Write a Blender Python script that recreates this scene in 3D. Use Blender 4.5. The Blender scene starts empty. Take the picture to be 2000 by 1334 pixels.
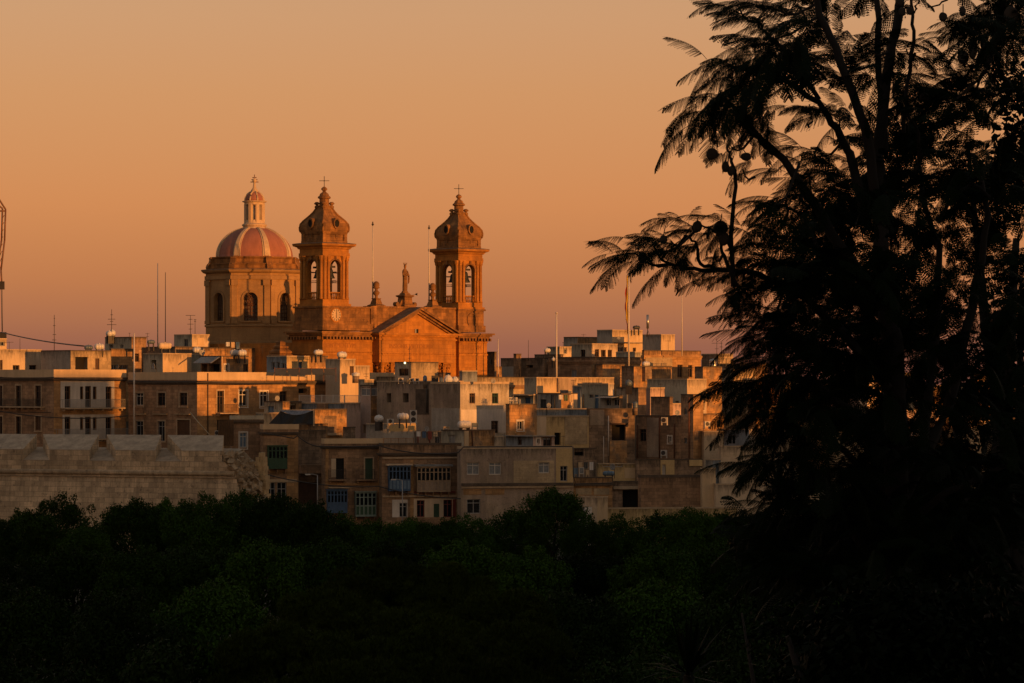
import bpy, math, random
import numpy as np
from mathutils import Vector, Matrix
R = math.radians
random.seed(7)
C = bpy.context.scene.collection
S = bpy.context.scene

# ------------------------------------------------------------------ camera, sky, sun, exposure
F = 6300.0            # focal length in photo pixels (photo is 2000 wide)
HY = 750.0            # photo row of the horizon
cam = bpy.data.cameras.new('camera'); co = bpy.data.objects.new('camera', cam); C.objects.link(co)
cam.sensor_width = 36; cam.lens = 36 * F / 2000; cam.shift_y = (HY - 667) / 2000
cam.clip_start = 0.5; cam.clip_end = 40000
co.location = (0, 0, 0); co.rotation_euler = (R(90), 0, 0)
S.camera = co
SUN_AZ = R(46); SUN_EL = R(2.25)
sdir = Vector((math.sin(SUN_AZ) * math.cos(SUN_EL), -math.cos(SUN_AZ) * math.cos(SUN_EL), math.sin(SUN_EL)))
sl = bpy.data.lights.new('sun', 'SUN'); sl.energy = 4.1; sl.angle = R(0.5); sl.color = (1.0, 0.375, 0.08)
so = bpy.data.objects.new('sun', sl); C.objects.link(so)
so.rotation_euler = sdir.to_track_quat('Z', 'Y').to_euler(); so.location = (60, -60, 60)
w = bpy.data.worlds.new('World'); S.world = w; w.use_nodes = True
nt = w.node_tree; nt.nodes.clear(); N = nt.nodes.new; L = nt.links.new
out = N('ShaderNodeOutputWorld'); bg = N('ShaderNodeBackground'); bg2 = N('ShaderNodeBackground'); addn = N('ShaderNodeAddShader')
sky = N('ShaderNodeTexSky'); sky.sky_type = 'NISHITA'; sky.sun_disc = False
sky.sun_elevation = SUN_EL; sky.sun_rotation = math.pi - SUN_AZ
L(sky.outputs[0], bg2.inputs[0]); bg2.inputs[1].default_value = 0.05
tc = N('ShaderNodeTexCoord'); sp = N('ShaderNodeSeparateXYZ'); L(tc.outputs['Generated'], sp.inputs[0])
rp = N('ShaderNodeValToRGB'); L(sp.outputs[2], rp.inputs[0])
SKY = [(0.0, (.255,.094,.074)), (0.012, (.285,.103,.074)), (0.019, (.35,.125,.074)), (0.032, (.45,.150,.070)), (0.056, (.56,.188,.075)), (0.09, (.560,.224,.092)), (0.115, (.545,.250,.118)), (0.22, (.30,.20,.135)), (0.45, (.155,.138,.120)), (1.0, (.130,.124,.118))]
cr = rp.color_ramp
while len(cr.elements) < len(SKY): cr.elements.new(0.5)
for e, (p, c) in zip(cr.elements, SKY):
    e.position = p; e.color = (*c, 1)
L(rp.outputs[0], bg.inputs[0]); bg.inputs[1].default_value = 0.96
L(bg.outputs[0], addn.inputs[0]); L(bg2.outputs[0], addn.inputs[1]); L(addn.outputs[0], out.inputs[0])
S.view_settings.view_transform = 'Standard'; S.view_settings.look = 'None'
S.view_settings.exposure = 0.0; S.view_settings.gamma = 1.0
S.render.engine = 'CYCLES'; S.cycles.max_bounces = 6; S.cycles.transparent_max_bounces = 8

# ------------------------------------------------------------------ materials
MT = {}
def mat(name, col, rough=.85, mortar=.02, var=.25, scale=.6, brick=None, streak=.0, metal=0.0, spots=0.0, fine=0.12, col2=None, bump=0.0):
    """procedural surface: base colour x large noise x fine noise, optional stone courses and rain streaks (UV = metres)"""
    m = bpy.data.materials.new(name); m.use_nodes = True; t = m.node_tree; n = t.nodes; l = t.links
    b = n['Principled BSDF']; b.inputs['Roughness'].default_value = rough; b.inputs['Metallic'].default_value = metal
    uv = n.new('ShaderNodeTexCoord'); oi = n.new('ShaderNodeObjectInfo')
    mp = n.new('ShaderNodeVectorMath'); mp.operation = 'ADD'; l.new(uv.outputs['UV'], mp.inputs[0])
    cmb = n.new('ShaderNodeCombineXYZ'); mu = n.new('ShaderNodeMath'); mu.operation = 'MULTIPLY'; mu.inputs[1].default_value = 57
    l.new(oi.outputs['Random'], mu.inputs[0]); l.new(mu.outputs[0], cmb.inputs[2]); l.new(cmb.outputs[0], mp.inputs[1])
    def noise(sc, det=3, vec=None, r=.55):
        q = n.new('ShaderNodeTexNoise'); q.inputs['Scale'].default_value = sc; q.inputs['Detail'].default_value = det; q.inputs['Roughness'].default_value = r
        l.new(vec or mp.outputs[0], q.inputs['Vector']); return q.outputs['Fac']
    def rng(x, a, b_, lo, hi):
        q = n.new('ShaderNodeMapRange'); l.new(x, q.inputs[0]); q.inputs[1].default_value = a; q.inputs[2].default_value = b_
        q.inputs[3].default_value = lo; q.inputs[4].default_value = hi; return q.outputs[0]
    def mul(a, f):
        q = n.new('ShaderNodeMix'); q.data_type = 'RGBA'; q.blend_type = 'MULTIPLY'; q.inputs[0].default_value = 1
        l.new(a, q.inputs[6]); l.new(f, q.inputs[7]); return q.outputs[2]
    if brick:
        bw, bh, con = brick
        br = n.new('ShaderNodeTexBrick'); l.new(uv.outputs['UV'], br.inputs['Vector']); br.inputs['Scale'].default_value = 1
        br.inputs['Brick Width'].default_value = bw; br.inputs['Row Height'].default_value = bh; br.inputs['Mortar Size'].default_value = mortar
        br.inputs['Mortar Smooth'].default_value = .3; br.inputs['Bias'].default_value = 0
        br.inputs['Color1'].default_value = (*[min(1, c*(1+con)) for c in col], 1); br.inputs['Color2'].default_value = (*[c*(1-con) for c in col], 1)
        br.inputs['Mortar'].default_value = (*[c*(1-con*1.5) for c in col], 1)
        cur = br.outputs['Color']
    else:
        rgb = n.new('ShaderNodeRGB'); rgb.outputs[0].default_value = (*col, 1); cur = rgb.outputs[0]
    if col2:
        mx = n.new('ShaderNodeMix'); mx.data_type = 'RGBA'; l.new(rng(noise(scale*1.7, 4), .46, .6, 0, 1), mx.inputs[0])
        l.new(cur, mx.inputs[6]); mx.inputs[7].default_value = (*col2, 1); cur = mx.outputs[2]
    cur = mul(cur, rng(noise(scale, 5), .3, .7, 1-var, 1+var*.5))
    if fine: cur = mul(cur, rng(noise(5.0, 3, r=.7), .3, .7, 1-fine, 1+fine))
    if streak:
        ms = n.new('ShaderNodeMapping'); ms.inputs['Scale'].default_value = (1.3, .16, 1); l.new(mp.outputs[0], ms.inputs[0])
        cur = mul(cur, rng(noise(1.0, 4, ms.outputs[0], .65), .38, .62, 1-streak*.6, 1.03))
    if streak:         # soot running down from the parapets ('age' is 1 at a wall's top edge, falling downwards)
        at0 = n.new('ShaderNodeAttribute'); at0.attribute_name = 'age'
        m3 = n.new('ShaderNodeMapping'); m3.inputs['Scale'].default_value = (3.2, .55, 1); l.new(mp.outputs[0], m3.inputs[0])
        a1 = n.new('ShaderNodeMath'); a1.operation = 'ADD'; l.new(rng(at0.outputs['Fac'], 0, 1, 0, .42), a1.inputs[0]); l.new(noise(1.0, 5, m3.outputs[0], .7), a1.inputs[1])
        cur = mul(cur, rng(a1.outputs[0], .66, .95, 1, .38))
    if spots:
        cur = mul(cur, rng(noise(1.9, 5, r=.75), .56, .66, 1, 1-spots))
    l.new(cur, b.inputs['Base Color'])
    if bump:
        bp = n.new('ShaderNodeBump'); bp.inputs['Strength'].default_value = bump; bp.inputs['Distance'].default_value = .05
        l.new(noise(3.5, 5, r=.7), bp.inputs['Height']); l.new(bp.outputs[0], b.inputs['Normal'])
    MT[name] = m; return m
mat('church_stone', (.46,.192,.030), mortar=.025, var=.3, scale=.3, brick=(1.3,.55,.12), streak=.4, fine=.10, spots=.12, bump=.5)
mat('church_stone_worn', (.31,.145,.042), var=.45, scale=.6, brick=(1.1,.5,.22), streak=.6, spots=.45, bump=.5)
mat('church_dark_top', (.20,.13,.08), var=.5, scale=1.2, spots=.5, streak=.3)
mat('dome_red', (.36,.145,.10), var=.2, scale=.5, fine=.06, streak=.12)
mat('old_glass', (.11,.075,.05), rough=.5, var=.4, scale=1)
mat('dome_rib', (.58,.43,.28), var=.2, scale=.7, streak=.15)
mat('drum_stone', (.38,.225,.095), var=.25, scale=.25, brick=(1.2,.42,.07), streak=.2, bump=.3)
mat('limestone', (.46,.265,.115), var=.35, scale=.3, brick=(.95,.42,.22), streak=.28, spots=.3, bump=.5)
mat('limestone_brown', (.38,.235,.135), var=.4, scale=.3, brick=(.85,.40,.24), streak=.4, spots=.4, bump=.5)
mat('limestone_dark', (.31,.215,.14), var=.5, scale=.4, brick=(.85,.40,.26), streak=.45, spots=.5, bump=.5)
mat('limestone_patchy', (.50,.28,.115), var=.4, scale=.5, brick=(.9,.45,.25), col2=(.30,.20,.12), streak=.2, spots=.5, bump=.6)
mat('limestone_pale', (.47,.36,.22), var=.3, scale=.4, brick=(1.0,.5,.12), streak=.3, spots=.35, bump=.4)
mat('bastion_stone', (.60,.46,.30), mortar=.035, var=.32, scale=.22, brick=(1.25,.60,.22), streak=.5, spots=.5, bump=.7)
mat('bastion_top', (.44,.34,.24), var=.35, scale=.8, spots=.35, bump=.8)
mat('bastion_rubble', (.36,.27,.17), var=.5, scale=.8, spots=.6, bump=1)
mat('bastion_block', (.50,.36,.19), var=.3, scale=.8, spots=.3, bump=.6)
mat('cream', (.62,.46,.28), var=.16, scale=.3, streak=.16, fine=.05)
mat('cream_pale', (.66,.52,.36), var=.18, scale=.3, streak=.2, fine=.05)
mat('cream_siding', (.56,.44,.30), var=.12, scale=.3, brick=(30,.32,.05), streak=.08)
mat('yellow_wash', (.58,.42,.20), var=.18, scale=.4, streak=.2)
mat('white_plaster', (.66,.60,.53), var=.2, scale=.35, streak=.25, fine=.06)
mat('white_stained', (.56,.50,.42), var=.3, scale=.3, streak=.45, spots=.35, col2=(.46,.40,.30))
mat('pink_plaster', (.60,.43,.35), var=.15, scale=.4, streak=.2)
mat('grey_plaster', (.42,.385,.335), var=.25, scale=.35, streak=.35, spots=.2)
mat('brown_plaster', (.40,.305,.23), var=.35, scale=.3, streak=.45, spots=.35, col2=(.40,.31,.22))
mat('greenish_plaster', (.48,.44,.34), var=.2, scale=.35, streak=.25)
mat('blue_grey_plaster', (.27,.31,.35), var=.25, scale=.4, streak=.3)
mat('trim_stone', (.50,.38,.25), var=.2, scale=1, streak=.2)
mat('trim_white', (.64,.58,.50), var=.1, scale=1)
mat('roof_top', (.30,.25,.19), var=.35, scale=.5)
mat('black_stain', (.10,.075,.055), var=.4, scale=1.2, spots=.3)
mat('inscription', (.31,.125,.028), var=.1)  # letters darker than the stone: their contact shadow put into the colour
mat('wood_brown', (.10,.05,.025), rough=.6, var=.3, scale=2)
mat('wood_blue', (.045,.11,.22), rough=.5, var=.25, scale=2, streak=.2)
mat('wood_blue_pale', (.13,.22,.33), rough=.5, var=.25, scale=2, streak=.2)
mat('wood_green', (.02,.075,.04), rough=.5, var=.25, scale=2)
mat('wood_sage', (.20,.27,.24), rough=.5, var=.25, scale=2)
mat('wood_beige', (.36,.26,.17), rough=.6, var=.25, scale=2)
mat('wood_red', (.20,.035,.025), rough=.5, var=.25, scale=2)
mat('frame_white', (.60,.57,.52), rough=.5, var=.1, fine=0)
mat('frame_grey', (.30,.30,.30), rough=.5, var=.1, fine=0)
mat('iron', (.035,.03,.028), rough=.6, var=.2, fine=0)
mat('rust_pipe', (.16,.06,.03), rough=.8, var=.4, scale=2)
mat('pole_white', (.62,.56,.50), rough=.4, var=.1, fine=0)
mat('steel', (.42,.42,.43), rough=.3, var=.15, metal=.8)
mat('tank_white', (.62,.62,.62), rough=.4, var=.12, scale=1.5)
mat('tank_blue', (.10,.14,.19), rough=.4, var=.15, scale=1.5)
mat('tank_dark', (.05,.055,.06), rough=.5, var=.2)
mat('plastic_blue', (.03,.08,.22), rough=.4, var=.1)
mat('ac_white', (.50,.48,.45), rough=.5, var=.1)
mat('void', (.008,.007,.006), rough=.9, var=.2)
mat('glass_dark', (.012,.014,.018), rough=.12, var=.3, scale=1)
mat('curtain', (.22,.24,.26), rough=.6, var=.3, scale=3)
mat('bronze', (.012,.016,.012), rough=.6, var=.3)
mat('tarp_black', (.010,.012,.016), rough=.6, var=.3)
mat('tarp_grey', (.20,.21,.25), rough=.8, var=.5, scale=4)
mat('curtain_brown', (.12,.07,.035), rough=.9, var=.3)
mat('corrugated', (.27,.29,.31), rough=.5, var=.3, streak=.4, metal=.2)
mat('flag_yellow', (.62,.42,.03), rough=.7, var=.15)
mat('flag_red', (.30,.03,.02), rough=.7, var=.15)
mat('crane_steel', (.20,.10,.06), rough=.6, var=.3)
mat('bark', (.014,.011,.009), rough=.95, var=.4, scale=4)
mat('pod', (.030,.020,.013), rough=.8, var=.3, scale=12)
mat('ground', (.06,.05,.03), var=.4, scale=.05)
mat('street', (.10,.085,.07), var=.3, scale=.1)
mat('sea', (.02,.03,.04), rough=.25, var=.2, scale=.01)
def leafmat(name, c1, c2, rough=.6):
    m = bpy.data.materials.new(name); m.use_nodes = True; t = m.node_tree; n = t.nodes; l = t.links
    b = n['Principled BSDF']; b.inputs['Roughness'].default_value = rough; b.inputs['Specular IOR Level'].default_value = .03
    g = n.new('ShaderNodeNewGeometry'); oi = n.new('ShaderNodeObjectInfo'); tcn = n.new('ShaderNodeTexCoord')
    q = n.new('ShaderNodeTexNoise'); q.inputs['Scale'].default_value = 2.2; q.inputs['Detail'].default_value = 2; l.new(tcn.outputs['Object'], q.inputs['Vector'])
    a = n.new('ShaderNodeMath'); a.operation = 'ADD'; l.new(g.outputs['Random Per Island'], a.inputs[0]); l.new(q.outputs[0], a.inputs[1])
    a2 = n.new('ShaderNodeMath'); a2.operation = 'MULTIPLY'; a2.inputs[1].default_value = .5; l.new(a.outputs[0], a2.inputs[0])
    mx = n.new('ShaderNodeMix'); mx.data_type = 'RGBA'; l.new(a2.outputs[0], mx.inputs[0])
    mx.inputs[6].default_value = (*[v*.75 for v in c1], 1); mx.inputs[7].default_value = (*[v*.75 for v in c2], 1)
    mr = n.new('ShaderNodeMapRange'); mr.inputs[3].default_value = .45; mr.inputs[4].default_value = 1.35; l.new(oi.outputs['Random'], mr.inputs[0])
    m5 = n.new('ShaderNodeMix'); m5.data_type = 'RGBA'; m5.blend_type = 'MULTIPLY'; m5.inputs[0].default_value = 1; l.new(mx.outputs[2], m5.inputs[6]); l.new(mr.outputs[0], m5.inputs[7]); l.new(m5.outputs[2], b.inputs['Base Color'])
    MT[name] = m
leafmat('leaf_ficus', (.012,.034,.004), (.050,.105,.010))
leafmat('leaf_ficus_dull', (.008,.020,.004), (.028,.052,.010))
leafmat('leaf_pine', (.016,.030,.003), (.055,.080,.008))
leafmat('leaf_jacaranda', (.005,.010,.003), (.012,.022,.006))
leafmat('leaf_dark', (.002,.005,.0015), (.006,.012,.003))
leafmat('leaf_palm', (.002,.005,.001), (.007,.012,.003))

# ------------------------------------------------------------------ mesh builder
class MB:
    def __init__(s): s.v = []; s.f = []; s.m = []; s.sm = []; s.cur = 0; s.smooth = False
    def face(s, pts):
        i = len(s.v); s.v += [tuple(p) for p in pts]; s.f.append(tuple(range(i, i+len(pts)))); s.m.append(s.cur); s.sm.append(s.smooth)
    def quad(s, a, b, c, d): s.face((a, b, c, d))
    def box(s, x0, x1, y0, y1, z0, z1):
        i = len(s.v); s.v += [(x, y, z) for z in (z0, z1) for (x, y) in ((x0,y0),(x1,y0),(x1,y1),(x0,y1))]
        for q in ((0,3,2,1),(4,5,6,7),(0,1,5,4),(1,2,6,5),(2,3,7,6),(3,0,4,7)):
            s.f.append(tuple(i+k for k in q)); s.m.append(s.cur); s.sm.append(False)
    def loft(s, rings, cap=True, smooth=False, closed=True):
        n = len(rings[0]); i = len(s.v)
        for r in rings: s.v += [tuple(p) for p in r]
        for k in range(len(rings)-1):
            for j in range(n if closed else n-1):
                a = i+k*n+j; b = i+k*n+(j+1) % n
                s.f.append((a, b, b+n, a+n)); s.m.append(s.cur); s.sm.append(smooth)
        if cap:
            s.f.append(tuple(range(i+n-1, i-1, -1))); s.m.append(s.cur); s.sm.append(False)
            e = i+(len(rings)-1)*n; s.f.append(tuple(range(e, e+n))); s.m.append(s.cur); s.sm.append(False)
    def lathe(s, prof, n=16, c=(0,0), rot=0, smooth=True, fac=None, cap=True):
        f = fac if fac is not None else 1
        s.loft([[(c[0]+r*f*math.cos(rot+2*math.pi*j/n), c[1]+r*f*math.sin(rot+2*math.pi*j/n), z) for j in range(n)] for r, z in prof], cap=cap, smooth=smooth)
    def square(s, prof, c=(0,0)):      # stacked square rings: half width, z
        s.lathe(prof, 4, c, math.pi/4, smooth=False, fac=math.sqrt(2))
    def tube(s, pts, r, n=6, smooth=True):
        pts = [Vector(p) for p in pts]; rs = r if isinstance(r, (list, tuple)) else [r]*len(pts); rings = []
        for k, p in enumerate(pts):
            d = (pts[min(k+1, len(pts)-1)]-pts[max(k-1, 0)]).normalized()
            a = Vector((0,0,1)) if abs(d.z) < .9 else Vector((1,0,0))
            u = d.cross(a).normalized(); v_ = d.cross(u)
            rings.append([p+(u*math.cos(2*math.pi*j/n)+v_*math.sin(2*math.pi*j/n))*rs[k] for j in range(n)])
        s.loft(rings, smooth=smooth)
    def build(s, name, mats, parent=None, loc=None):
        me = bpy.data.meshes.new(name); me.from_pydata(s.v, [], s.f)
        mats = mats if isinstance(mats, (list, tuple)) else [mats]
        for q in mats: me.materials.append(MT[q])
        me.polygons.foreach_set('material_index', s.m); me.polygons.foreach_set('use_smooth', s.sm)
        me.update()
        uv = me.uv_layers.new(name='uv')
        nl = len(me.loops); vi = np.empty(nl, np.int32); me.loops.foreach_get('vertex_index', vi)
        V = np.array(s.v, dtype=float).reshape(-1, 3)[vi]
        nn = np.empty(len(me.polygons)*3); me.polygons.foreach_get('normal', nn); nn = nn.reshape(-1, 3)
        lt = np.empty(len(me.polygons), np.int32); me.polygons.foreach_get('loop_total', lt); Nn = np.repeat(nn, lt, axis=0)
        h = np.hypot(Nn[:,0], Nn[:,1]); hor = h < .5; hh = np.where(h < 1e-6, 1, h)
        U = np.where(hor, V[:,0], (-Nn[:,1]*V[:,0]+Nn[:,0]*V[:,1])/hh); W = np.where(hor, V[:,1], V[:,2])
        uv.data.foreach_set('uv', np.stack([U, W], 1).ravel().astype(np.float32))
        o = bpy.data.objects.new(name, me); C.objects.link(o)
        if parent: o.parent = parent
        if loc: o.location = loc
        return o
def tag(o, label=None, cat=None, group=None, kind=None):
    if label: o['label'] = label
    if cat: o['category'] = cat
    if group: o['group'] = group
    if kind: o['kind'] = kind
    return o
def thing(name, label, cat, loc=(0,0,0), rz=0, group=None):
    o = bpy.data.objects.new(name, None); C.objects.link(o); o.location = loc; o.rotation_euler = (0,0,rz); o.empty_display_size = .3
    return tag(o, label, cat, group, 'thing')
def copy_tree(o, parent=None):
    c = o.copy(); C.objects.link(c)
    if parent: c.parent = parent
    for ch in list(o.children): copy_tree(ch, c)
    return c
def at(px, py, D): return Vector(((px-1000)/F*D, D, (HY-py)/F*D))

# ------------------------------------------------------------------ ground
def ground_z(d):
    P = [(-200,-1.7),(5,-1.7),(14,-7),(40,-17),(80,-22),(345,-22),(380,-18),(400,-15),(440,-8),(470,-4),(520,-3),(560,-14),(620,-25),(900,-27)]
    if d <= P[0][0]: return P[0][1]
    for (a, za), (b, zb) in zip(P, P[1:]):
        if d <= b: return za+(zb-za)*(d-a)/(b-a)
    return P[-1][1]
g = MB(); ds = [-200,-60,5,14,25,40,60,80,150,250,345,380,400,420,440,470,520,560,620,700]; xs = [-420,-260,-120,-60,-20,0,20,60,120,260,420]
for a, b in zip(ds, ds[1:]):
    for x, y in zip(xs, xs[1:]): g.quad((x,a,ground_z(a)), (y,a,ground_z(a)), (y,b,ground_z(b)), (x,b,ground_z(b)))
tag(g.build('ground', 'ground'), kind='structure')
g = MB(); g.quad((-20000,-20000,-24.5), (20000,-20000,-24.5), (20000,20000,-24.5), (-20000,20000,-24.5)); tag(g.build('sea', 'sea'), kind='structure')
# unseen blocker added between the low sun and the town, stepped to shape the shade: its ridge keeps the lower streets and the park in shade
def shade_ridge(pts, name):
    """pts: (v, u, top z, half width) along the line square to the sun's direction"""
    e = Vector((math.cos(SUN_AZ), math.sin(SUN_AZ), 0)); s_ = Vector((math.sin(SUN_AZ), -math.cos(SUN_AZ), 0))
    mb = MB(); rings = []
    for v, u, z, hw in pts:
        c = e*v+s_*u; rings.append([c-s_*(hw+16)+Vector((0,0,-26)), c-s_*hw+Vector((0,0,z)), c+s_*hw+Vector((0,0,z)), c+s_*(hw+16)+Vector((0,0,-26))])
    mb.loft(rings, cap=True); tag(mb.build(name, 'ground'), kind='structure')
shade_ridge([(-120,60,11,6),(-40,52,11.5,6),(20,50,11,6),(70,48,11,6),(110,42,12,6),(170,42,12,5)], 'shade_hill')
shade_ridge([(135,-62,9.5,5),(200,-64,10,5),(262,-66,11.7,5),(272.8,-67,11.7,5),(273.3,-67,6.3,5),(275.2,-67,6.2,5),(276,-67,3.0,5),(288.6,-68,3.0,5),(289.2,-68,5.4,5),(303,-68,5.4,5),(304.2,-68,1.6,5),(372,-70,1.4,5),(470,-75,1.4,5)], 'shade_hill')

# ------------------------------------------------------------------ windows, doors and facade pieces
def strip(mb, face, u0, u1, z0, z1, d0, d1):
    """box on a facade: face R is the plane y=0 looking to -y, face L the plane x=0 looking to -x; d = distance out of the wall"""
    if face == 'R': mb.box(u0, u1, -d1, -d0, z0, z1)
    else: mb.box(-d1, -d0, u0, u1, z0, z1)
def opening(root, face, u0, u1, z0, z1, style, rec=.22):
    st = style.split('-'); kind = st[0]; fm = st[1] if len(st) > 1 else 'wood_brown'; pm = st[2] if len(st) > 2 else 'glass_dark'; extra = st[3:] 
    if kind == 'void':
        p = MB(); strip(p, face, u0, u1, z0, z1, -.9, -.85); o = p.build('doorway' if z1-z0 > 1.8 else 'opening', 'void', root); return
    nm = 'door' if kind == 'door' else 'window'
    fr = MB(); t = min(.09, (u1-u0)*.14); a = -rec; b = -rec+.06
    strip(fr, face, u0, u0+t, z0, z1, a, b); strip(fr, face, u1-t, u1, z0, z1, a, b); strip(fr, face, u0+t, u1-t, z1-t, z1, a, b); strip(fr, face, u0+t, u1-t, z0, z0+t, a, b)
    um = (u0+u1)/2; strip(fr, face, um-t*.45, um+t*.45, z0+t, z1-t, a, b-.01)
    if z1-z0 > 1.2: zt = z1-(z1-z0)*.27; strip(fr, face, u0+t, u1-t, zt-t*.45, zt+t*.45, a, b-.02)
    if kind == 'shut':    # louvred shutters
        k = int((z1-z0)/.16)
        for i in range(k): zz = z0+t+(z1-z0-2*t)*i/k; strip(fr, face, u0+t, u1-t, zz, zz+.09, a, b-.03)
    f = fr.build(nm, fm, root)
    p = MB(); strip(p, face, u0+.01, u1-.01, z0+.01, z1-.01, a-.05, a-.01)
    if kind == 'door' and len(st) < 3: pm = fm
    p.build('panel' if kind == 'door' else 'pane', pm, f)
    if 'sur' in extra or 'surw' in extra:
        s_ = MB(); q = .16
        strip(s_, face, u0-q, u0, z0-q, z1+q, .0, .04); strip(s_, face, u1, u1+q, z0-q, z1+q, .0, .04); strip(s_, face, u0, u1, z1, z1+q, .0, .045)
        strip(s_, face, u0-q, u1+q, z0-q-.1, z0-q, .0, .14) if nm == 'window' else strip(s_, face, u0, u1, z0-q, z0, 0, .05)
        s_.build('surround', 'trim_white' if 'surw' in extra else 'trim_stone', f)
def wallface(mb, face, u0, u1, z0, z1, holes, rec=.24):
    us = sorted({u0, u1, *[q for h in holes for q in (h[0], h[1])]}); zs = sorted({z0, z1, *[q for h in holes for q in (h[2], h[3])]})
    P = (lambda u, z, d=0: (u, d, z)) if face == 'R' else (lambda u, z, d=0: (d, u, z))
    for a, b in zip(us, us[1:]):
        for c, d in zip(zs, zs[1:]):
            um, zm = (a+b)/2, (c+d)/2
            if any(h[0] < um < h[1] and h[2] < zm < h[3] for h in holes): continue
            q = [P(a, c), P(b, c), P(b, d), P(a, d)]; mb.face(q if face == 'R' else q[::-1])
    for h in holes:
        a, b, c, d = h[:4]; r = h[4] if len(h) > 4 else rec
        for q in ([P(a,c), P(a,c,r), P(a,d,r), P(a,d)], [P(b,c), P(b,d), P(b,d,r), P(b,c,r)], [P(a,d), P(a,d,r), P(b,d,r), P(b,d)], [P(a,c), P(b,c), P(b,c,r), P(a,c,r)]): mb.face(q)
HOUSES = {}
def house(key, name, label, xl, xc, xr, yt, D, th=45, m='limestone', mL=None, feats=(), cor=None, dep=8, zb=None, cat='house', group=None, par=.5, band=None, capm=None, cap=.12):
    """a flat-roofed block: xl/xc/xr = photo columns of the left edge, the near corner and the right edge; yt = row of the roofline"""
    t = R(th); X0 = (xc-1000)/F*D; ct, sn = math.cos(t), math.sin(t)
    zb = min(ground_z(D)-1, (HY-yt)/F*D-3) if zb is None else zb; zt = (HY-yt)/F*D
    def uR(px): k = (px-1000)/F; return (k*D-X0)/(ct-k*sn)
    def uL(px): k = (px-1000)/F; return (X0-k*D)/(sn+k*ct)
    wr = uR(xr) if xr is not None else dep
    wl = uL(xl) if xl is not None else dep
    root = thing(name, label, cat, (X0, D, zb), t, group); zt -= zb
    def mp(face, px, py):
        u = uR(px) if face == 'R' else uL(px); d = D+(u*sn if face == 'R' else u*ct); return u, (HY-py)/F*d-zb
    holes = {'R': [], 'L': []}; ops = []
    for f in feats:
        kind = f[0]; face = f[1]
        u0, za = mp(face, f[2], f[3]); u1, zc = mp(face, f[4], f[5]); u0, u1 = min(u0, u1), max(u0, u1); z1 = za; z0 = zc
        mx = wr if face == 'R' else wl; u0 = max(.06, u0); u1 = min(mx-.06, u1); z1 = min(z1, zt-.1)
        if u1-u0 < .1: continue
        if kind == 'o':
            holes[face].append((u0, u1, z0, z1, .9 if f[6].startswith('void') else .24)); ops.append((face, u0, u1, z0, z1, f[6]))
        else: ops.append((kind, face, u0, u1, z0, z1, *f[6:]))
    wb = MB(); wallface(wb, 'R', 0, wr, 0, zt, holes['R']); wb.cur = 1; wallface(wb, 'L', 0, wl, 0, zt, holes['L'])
    wb.quad((wr,0,0), (wr,wl,0), (wr,wl,zt), (wr,0,zt)); wb.quad((wr,wl,0), (0,wl,0), (0,wl,zt), (wr,wl,zt))
    q = .22; zi = zt-par; wb.cur = 2 if capm else 1
    wb.quad((0,0,zt), (wr,0,zt), (wr-q,q,zt), (q,q,zt)); wb.quad((wr,0,zt), (wr,wl,zt), (wr-q,wl-q,zt), (wr-q,q,zt))
    wb.quad((wr,wl,zt), (0,wl,zt), (q,wl-q,zt), (wr-q,wl-q,zt)); wb.quad((0,wl,zt), (0,0,zt), (q,q,zt), (q,wl-q,zt)); wb.cur = 1
    for a, b in (((q,q),(wr-q,q)), ((wr-q,q),(wr-q,wl-q)), ((wr-q,wl-q),(q,wl-q)), ((q,wl-q),(q,q))): wb.quad((*a,zi), (*a,zt), (*b,zt), (*b,zi))
    wo = wb.build('wall', [m, mL or m] + ([capm] if capm else []), root)  # left wall often gets a darker, greyer tone: its shade put into the colour
    ag = wo.data.attributes.new('age', 'FLOAT', 'POINT'); ag.data.foreach_set('value', np.array([1-(zt-v[2])/1.9 for v in wb.v], np.float32))
    rb = MB(); rb.quad((q,q,zi+.002), (wr-q,q,zi+.002), (wr-q,wl-q,zi+.002), (q,wl-q,zi+.002)); rb.build('roof', 'roof_top', root)
    if cap:
        cp = MB(); e = .035; h = cap
        cp.box(-e, wr+e, -e, .0-.001, zt-h, zt+.03); cp.box(-e, -.001, 0, wl, zt-h, zt+.03); cp.build('coping', 'black_stain' if capm is None and 'limestone' in m else (capm or 'trim_stone'), root)
    for (py, dep_, hh, cm) in (cor or ()):
        z = mp('R', xc, py)[1]; cb = MB(); cb.box(-dep_, wr+.02, -dep_, -.002, z-hh, z); cb.box(-dep_, -.002, 0, wl, z-hh, z)
        cb.box(-dep_*.5, wr+.01, -dep_*.5, -.003, z-hh*1.9, z-hh-.002); cb.box(-dep_*.5, -.003, 0, wl, z-hh*1.9, z-hh-.002); cb.build('cornice', cm, root)
    CURH.update(holes)
    for o in ops:
        if o[0] in ('R', 'L'): opening(root, *o)
        else: FE[o[0]](root, *o[1:])
    HOUSES[key] = (root, wr, wl, zt, zb, mp)
    return root
def f_panel(root, face, u0, u1, z0, z1, m='trim_white', d=.03, name='render_or_shade_panel'):
    b = MB(); H = [h for h in CURH[face] if h[0] < u1 and h[1] > u0 and h[2] < z1 and h[3] > z0]
    us = sorted({u0, u1, *[min(max(q, u0), u1) for h in H for q in h[:2]]}); zs = sorted({z0, z1, *[min(max(q, z0), z1) for h in H for q in h[2:4]]})
    for a, c in zip(us, us[1:]):
        for e, f in zip(zs, zs[1:]):
            if c-a > .01 and f-e > .01 and not any(h[0] < (a+c)/2 < h[1] and h[2] < (e+f)/2 < h[3] for h in H): strip(b, face, a, c, e, f, .004, d)
    b.build(name, m, root)
CURH = {}
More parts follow.
